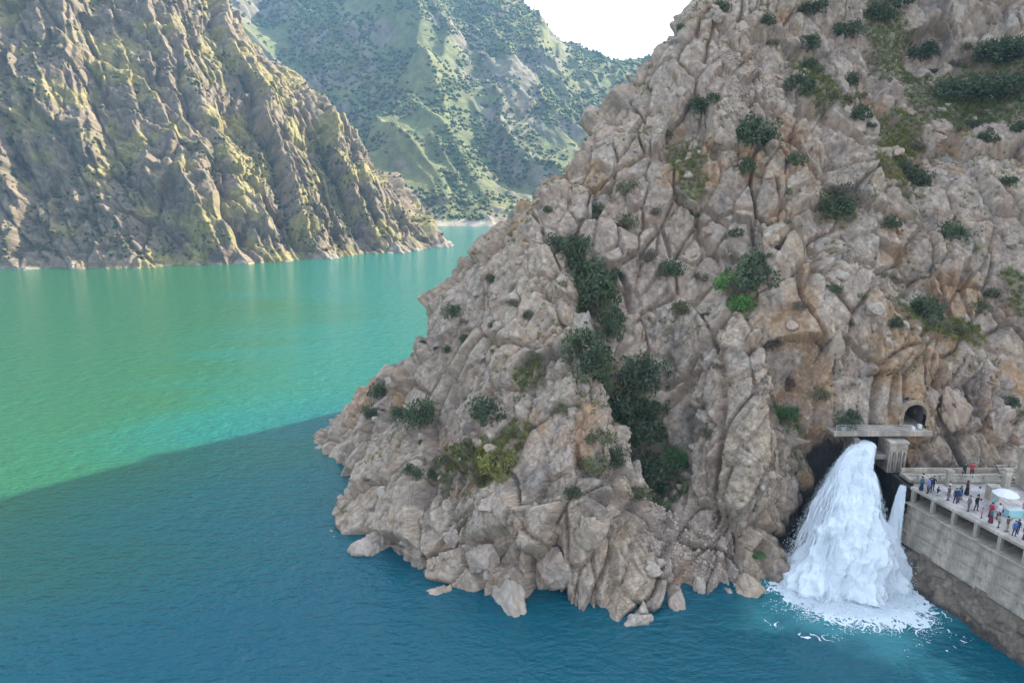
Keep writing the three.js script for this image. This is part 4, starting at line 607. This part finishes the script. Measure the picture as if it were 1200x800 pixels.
function poseGeo(pose) {
  if (POSES[pose]) return POSES[pose];
  const f = figure(pose), N = 46, mc = new MarchingCubes(N, new THREE.MeshBasicMaterial(), false, false, 40000); mc.isolation = 0;
  const cx = 0.5, top = 1.86, toM = i => (i - N / 2) / (N / 2);
  for (let k = 0; k < N; k++) for (let j = 0; j < N; j++) for (let i = 0; i < N; i++) { const p = [toM(i) * cx, (toM(j) + 1) / 2 * top - 0.06, toM(k) * cx]; let d = 9; for (const b of f.B) d = smin(d, caps(p, b[0], b[1], b[2], b[3]), b[4] === 0 ? 0.02 : 0.05); mc.field[k * N * N + j * N + i] = -d; }
  mc.update();
  const n = mc.count, P = [], Nn = [];
  for (let i = 0; i < n; i++) { P.push(mc.positionArray[i * 3] * cx, (mc.positionArray[i * 3 + 1] + 1) / 2 * top - 0.06, mc.positionArray[i * 3 + 2] * cx); }
  let g = new THREE.BufferGeometry(); g.setAttribute('position', new THREE.Float32BufferAttribute(P, 3)); g = indexed(g); g.computeVertexNormals();
  const parts = [g.toNonIndexed()];
  for (const [H, d, s] of f.hands) { // five fingers on each palm
    const up = V3(0, 0, 1).cross(d).lengthSq() < 0.05 ? V3(1, 0, 0) : V3(0, 0, 1), ac = up.clone().cross(d).normalize().cross(d).normalize();
    for (let i = 0; i < 5; i++) { const L = [0.055, 0.085, 0.092, 0.086, 0.068][i], q = new THREE.CylinderGeometry(0.007, 0.0095, L, 5, 1); q.translate(0, L / 2, 0); q.rotateX(0.35); const dir = d.clone().addScaledVector(ac, i === 0 ? 0.9 : (i - 2.5) * 0.12).normalize(); q.applyQuaternion(new THREE.Quaternion().setFromUnitVectors(V3(0, 1, 0), dir)); const b = V3(...H).addScaledVector(ac, i === 0 ? 0.03 : (i - 2.5) * 0.019).addScaledVector(d, i === 0 ? -0.02 : 0.018); q.translate(b.x, b.y, b.z); const qq = q.toNonIndexed(); qq.deleteAttribute('uv'); parts.push(qq); }
  }
  for (const s of [-1, 1]) { const e = new THREE.IcosahedronGeometry(0.011, 1); e.deleteAttribute('uv'); e.translate(0.036 * s, f.hd[1] + 0.028, 0.108); parts.push(e); }
  const m = mergeGeometries(parts); return POSES[pose] = { g: m, f };
}
const PEOPLE = [
  [44.95, -68.77, 1.62, 'dress', 'teal', 'navy', 'person in a teal top and long navy skirt at the lake end of the terrace'],
  [45.2, -68.0, 1.78, 'stand', 'lilac', 'navy', 'tall person in a pale blue jacket at the lake end of the terrace'],
  [45.65, -68.3, 1.72, 'stand', 'navy', 'black', 'person in a navy jacket beside the tall one in pale blue'],
  [46.2, -68.77, 1.7, 'arm', 'black', 'black', 'person all in black with one arm raised by the short pillar'],
  [45.5, -69.5, 1.66, 'stand', 'white', 'blue', 'person in a white top and blue trousers at the wall end of the terrace'],
  [46.0, -67.5, 1.0, 'crouch', 'navy', 'white', 'crouching child in navy with white trousers'],
  [46.4, -66.37, 1.72, 'stand', 'brown', 'grey', 'person in a brown jacket and grey trousers'],
  [46.75, -65.7, 1.75, 'stand', 'navy', 'navy', 'person in navy from head to foot near the terrace edge'],
  [47.25, -65.95, 1.68, 'arm', 'blue', 'navy', 'person in a blue top holding a hand to the face'],
  [47.8, -66.5, 1.6, 'stand', 'black', 'navy', 'person in a black jacket and navy trousers'],
  [47.2, -67.5, 1.65, 'stand', 'white', 'grey', 'person in a white top and grey trousers'],
  [49.22, -67.65, 1.68, 'dress', 'maroon', 'black', 'person in a maroon coat over a long black dress'],
  [47.05, -64.0, 1.76, 'stand', 'grey', 'brown', 'person in a grey coat and brown trousers near the terrace edge'],
  [47.9, -64.11, 1.74, 'arm', 'black', 'navy', 'person in black with one arm raised and navy trousers'],
  [47.4, -62.5, 1.15, 'stand', 'pink', 'grey', 'child in a pink top and grey trousers'],
  [47.7, -61.6, 1.6, 'dress', 'teal', 'maroon', 'person in a teal top and long maroon skirt'],
  [48.43, -62.68, 1.66, 'dress', 'red', 'maroon', 'person in a red top and long maroon skirt'],
  [48.95, -62.3, 1.75, 'stand', 'white', 'navy', 'person in a white shirt and navy trousers near the stall'],
  [50.2, -64.9, 1.6, 'dress', 'cyan', 'cyan', 'person in a long light blue dress by the parasol'],
  [52.3, -63.4, 1.55, 'stand', 'pink', 'pink', 'person all in pink beside the stall table'],
  [51.9, -61.9, 1.66, 'dress', 'black', 'black', 'person in a long black cloak near the stall table'],
  [47.8, -60.64, 1.4, 'stand', 'tan', 'brown', 'child in a tan top and brown trousers'],
  [48.1, -59.9, 1.64, 'arm', 'brown', 'tan', 'person in a brown top and tan trousers with one arm raised'],
  [48.25, -59.1, 1.6, 'stand', 'blue', 'navy', 'person in a blue jacket and navy trousers'],
  [48.9, -59.55, 1.5, 'stand', 'navy', 'black', 'person in a navy jacket and black trousers'],
  [48.75, -58.35, 1.58, 'dress', 'maroon', 'maroon', 'person in a long maroon dress at the terrace edge'],
  [49.51, -66.2, 1.65, 'stand', 'white', 'black', 'person in a white top and black trousers near the concrete block'],
];
const SKIN = [0.46, 0.28, 0.20];
function person(x, z, h, pose, top, bottom, turn, label, y = 9.99, hair = 'hair') {
  const { g, f } = poseGeo(pose), c = g.clone(), p = c.attributes.position, C = [];
  for (let i = 0; i < p.count; i++) { const q = [p.getX(i), p.getY(i), p.getZ(i)]; let best = 9, w = 0; for (const b of f.B) { const d = caps(q, b[0], b[1], b[2], b[3]); if (d < best) { best = d; w = b[4]; } } if (Math.abs(q[1] - f.hd[1] - 0.028) < 0.013 && q[2] > 0.1 && Math.abs(Math.abs(q[0]) - 0.036) < 0.014) w = 4; C.push(...[SKIN, CL[top], CL[bottom], [0.03, 0.028, 0.028], [0.02, 0.015, 0.012]][w]); }
  c.setAttribute('color', new THREE.Float32BufferAttribute(C, 3));
  const o = group('person', x, y, z, turn), s = h / (pose === 'crouch' ? 1.28 : 1.75); mesh('body', c, M.person, o); 
  if (hair === 'scarf') { const q = new THREE.SphereGeometry(0.125, 14, 12, 0, 6.2832, 0, 2.25); q.scale(1, 1.12, 1.05); q.rotateX(-0.55); q.translate(0, f.hd[1] + 0.03, -0.015); mesh('headscarf', q, solid(...(top === 'black' ? [0.02, 0.02, 0.022] : CL[bottom]), 0.9, { side: THREE.DoubleSide }), o); }
  else { const q = new THREE.SphereGeometry(0.112, 14, 10, 0, 6.2832, 0, 1.75); q.scale(0.98, 1.05, 1.05); q.rotateX(-0.4); q.translate(0, f.hd[1] + 0.045, -0.012); mesh('hair', q, solid(0.018, 0.014, 0.012, 0.7, { side: THREE.DoubleSide }), o); }
  o.scale.setScalar(s); tag(o, label, 'person', undefined);
}
M.person = new THREE.MeshStandardMaterial({ vertexColors: true, roughness: 0.85 });
{
  const R = rng(64);
  for (const [x, z, h, pose, a, b, label] of PEOPLE) person(x, z, h, pose, a, b, (label.includes('lake') ? -1.3 : 0) + (R() - 0.5) * 4, label, 9.99, pose === 'dress' ? 'scarf' : 'hair');
  person(51.6, -71.9, 1.74, 'stand', 'green', 'black', 0.3, 'person in a dark green jacket standing behind the parapet rail', 10.12);
  person(52.5, -71.9, 1.72, 'arm', 'red', 'black', -0.4, 'person in a red jacket standing behind the parapet rail', 10.12);
}

renderer.render(scene, camera);
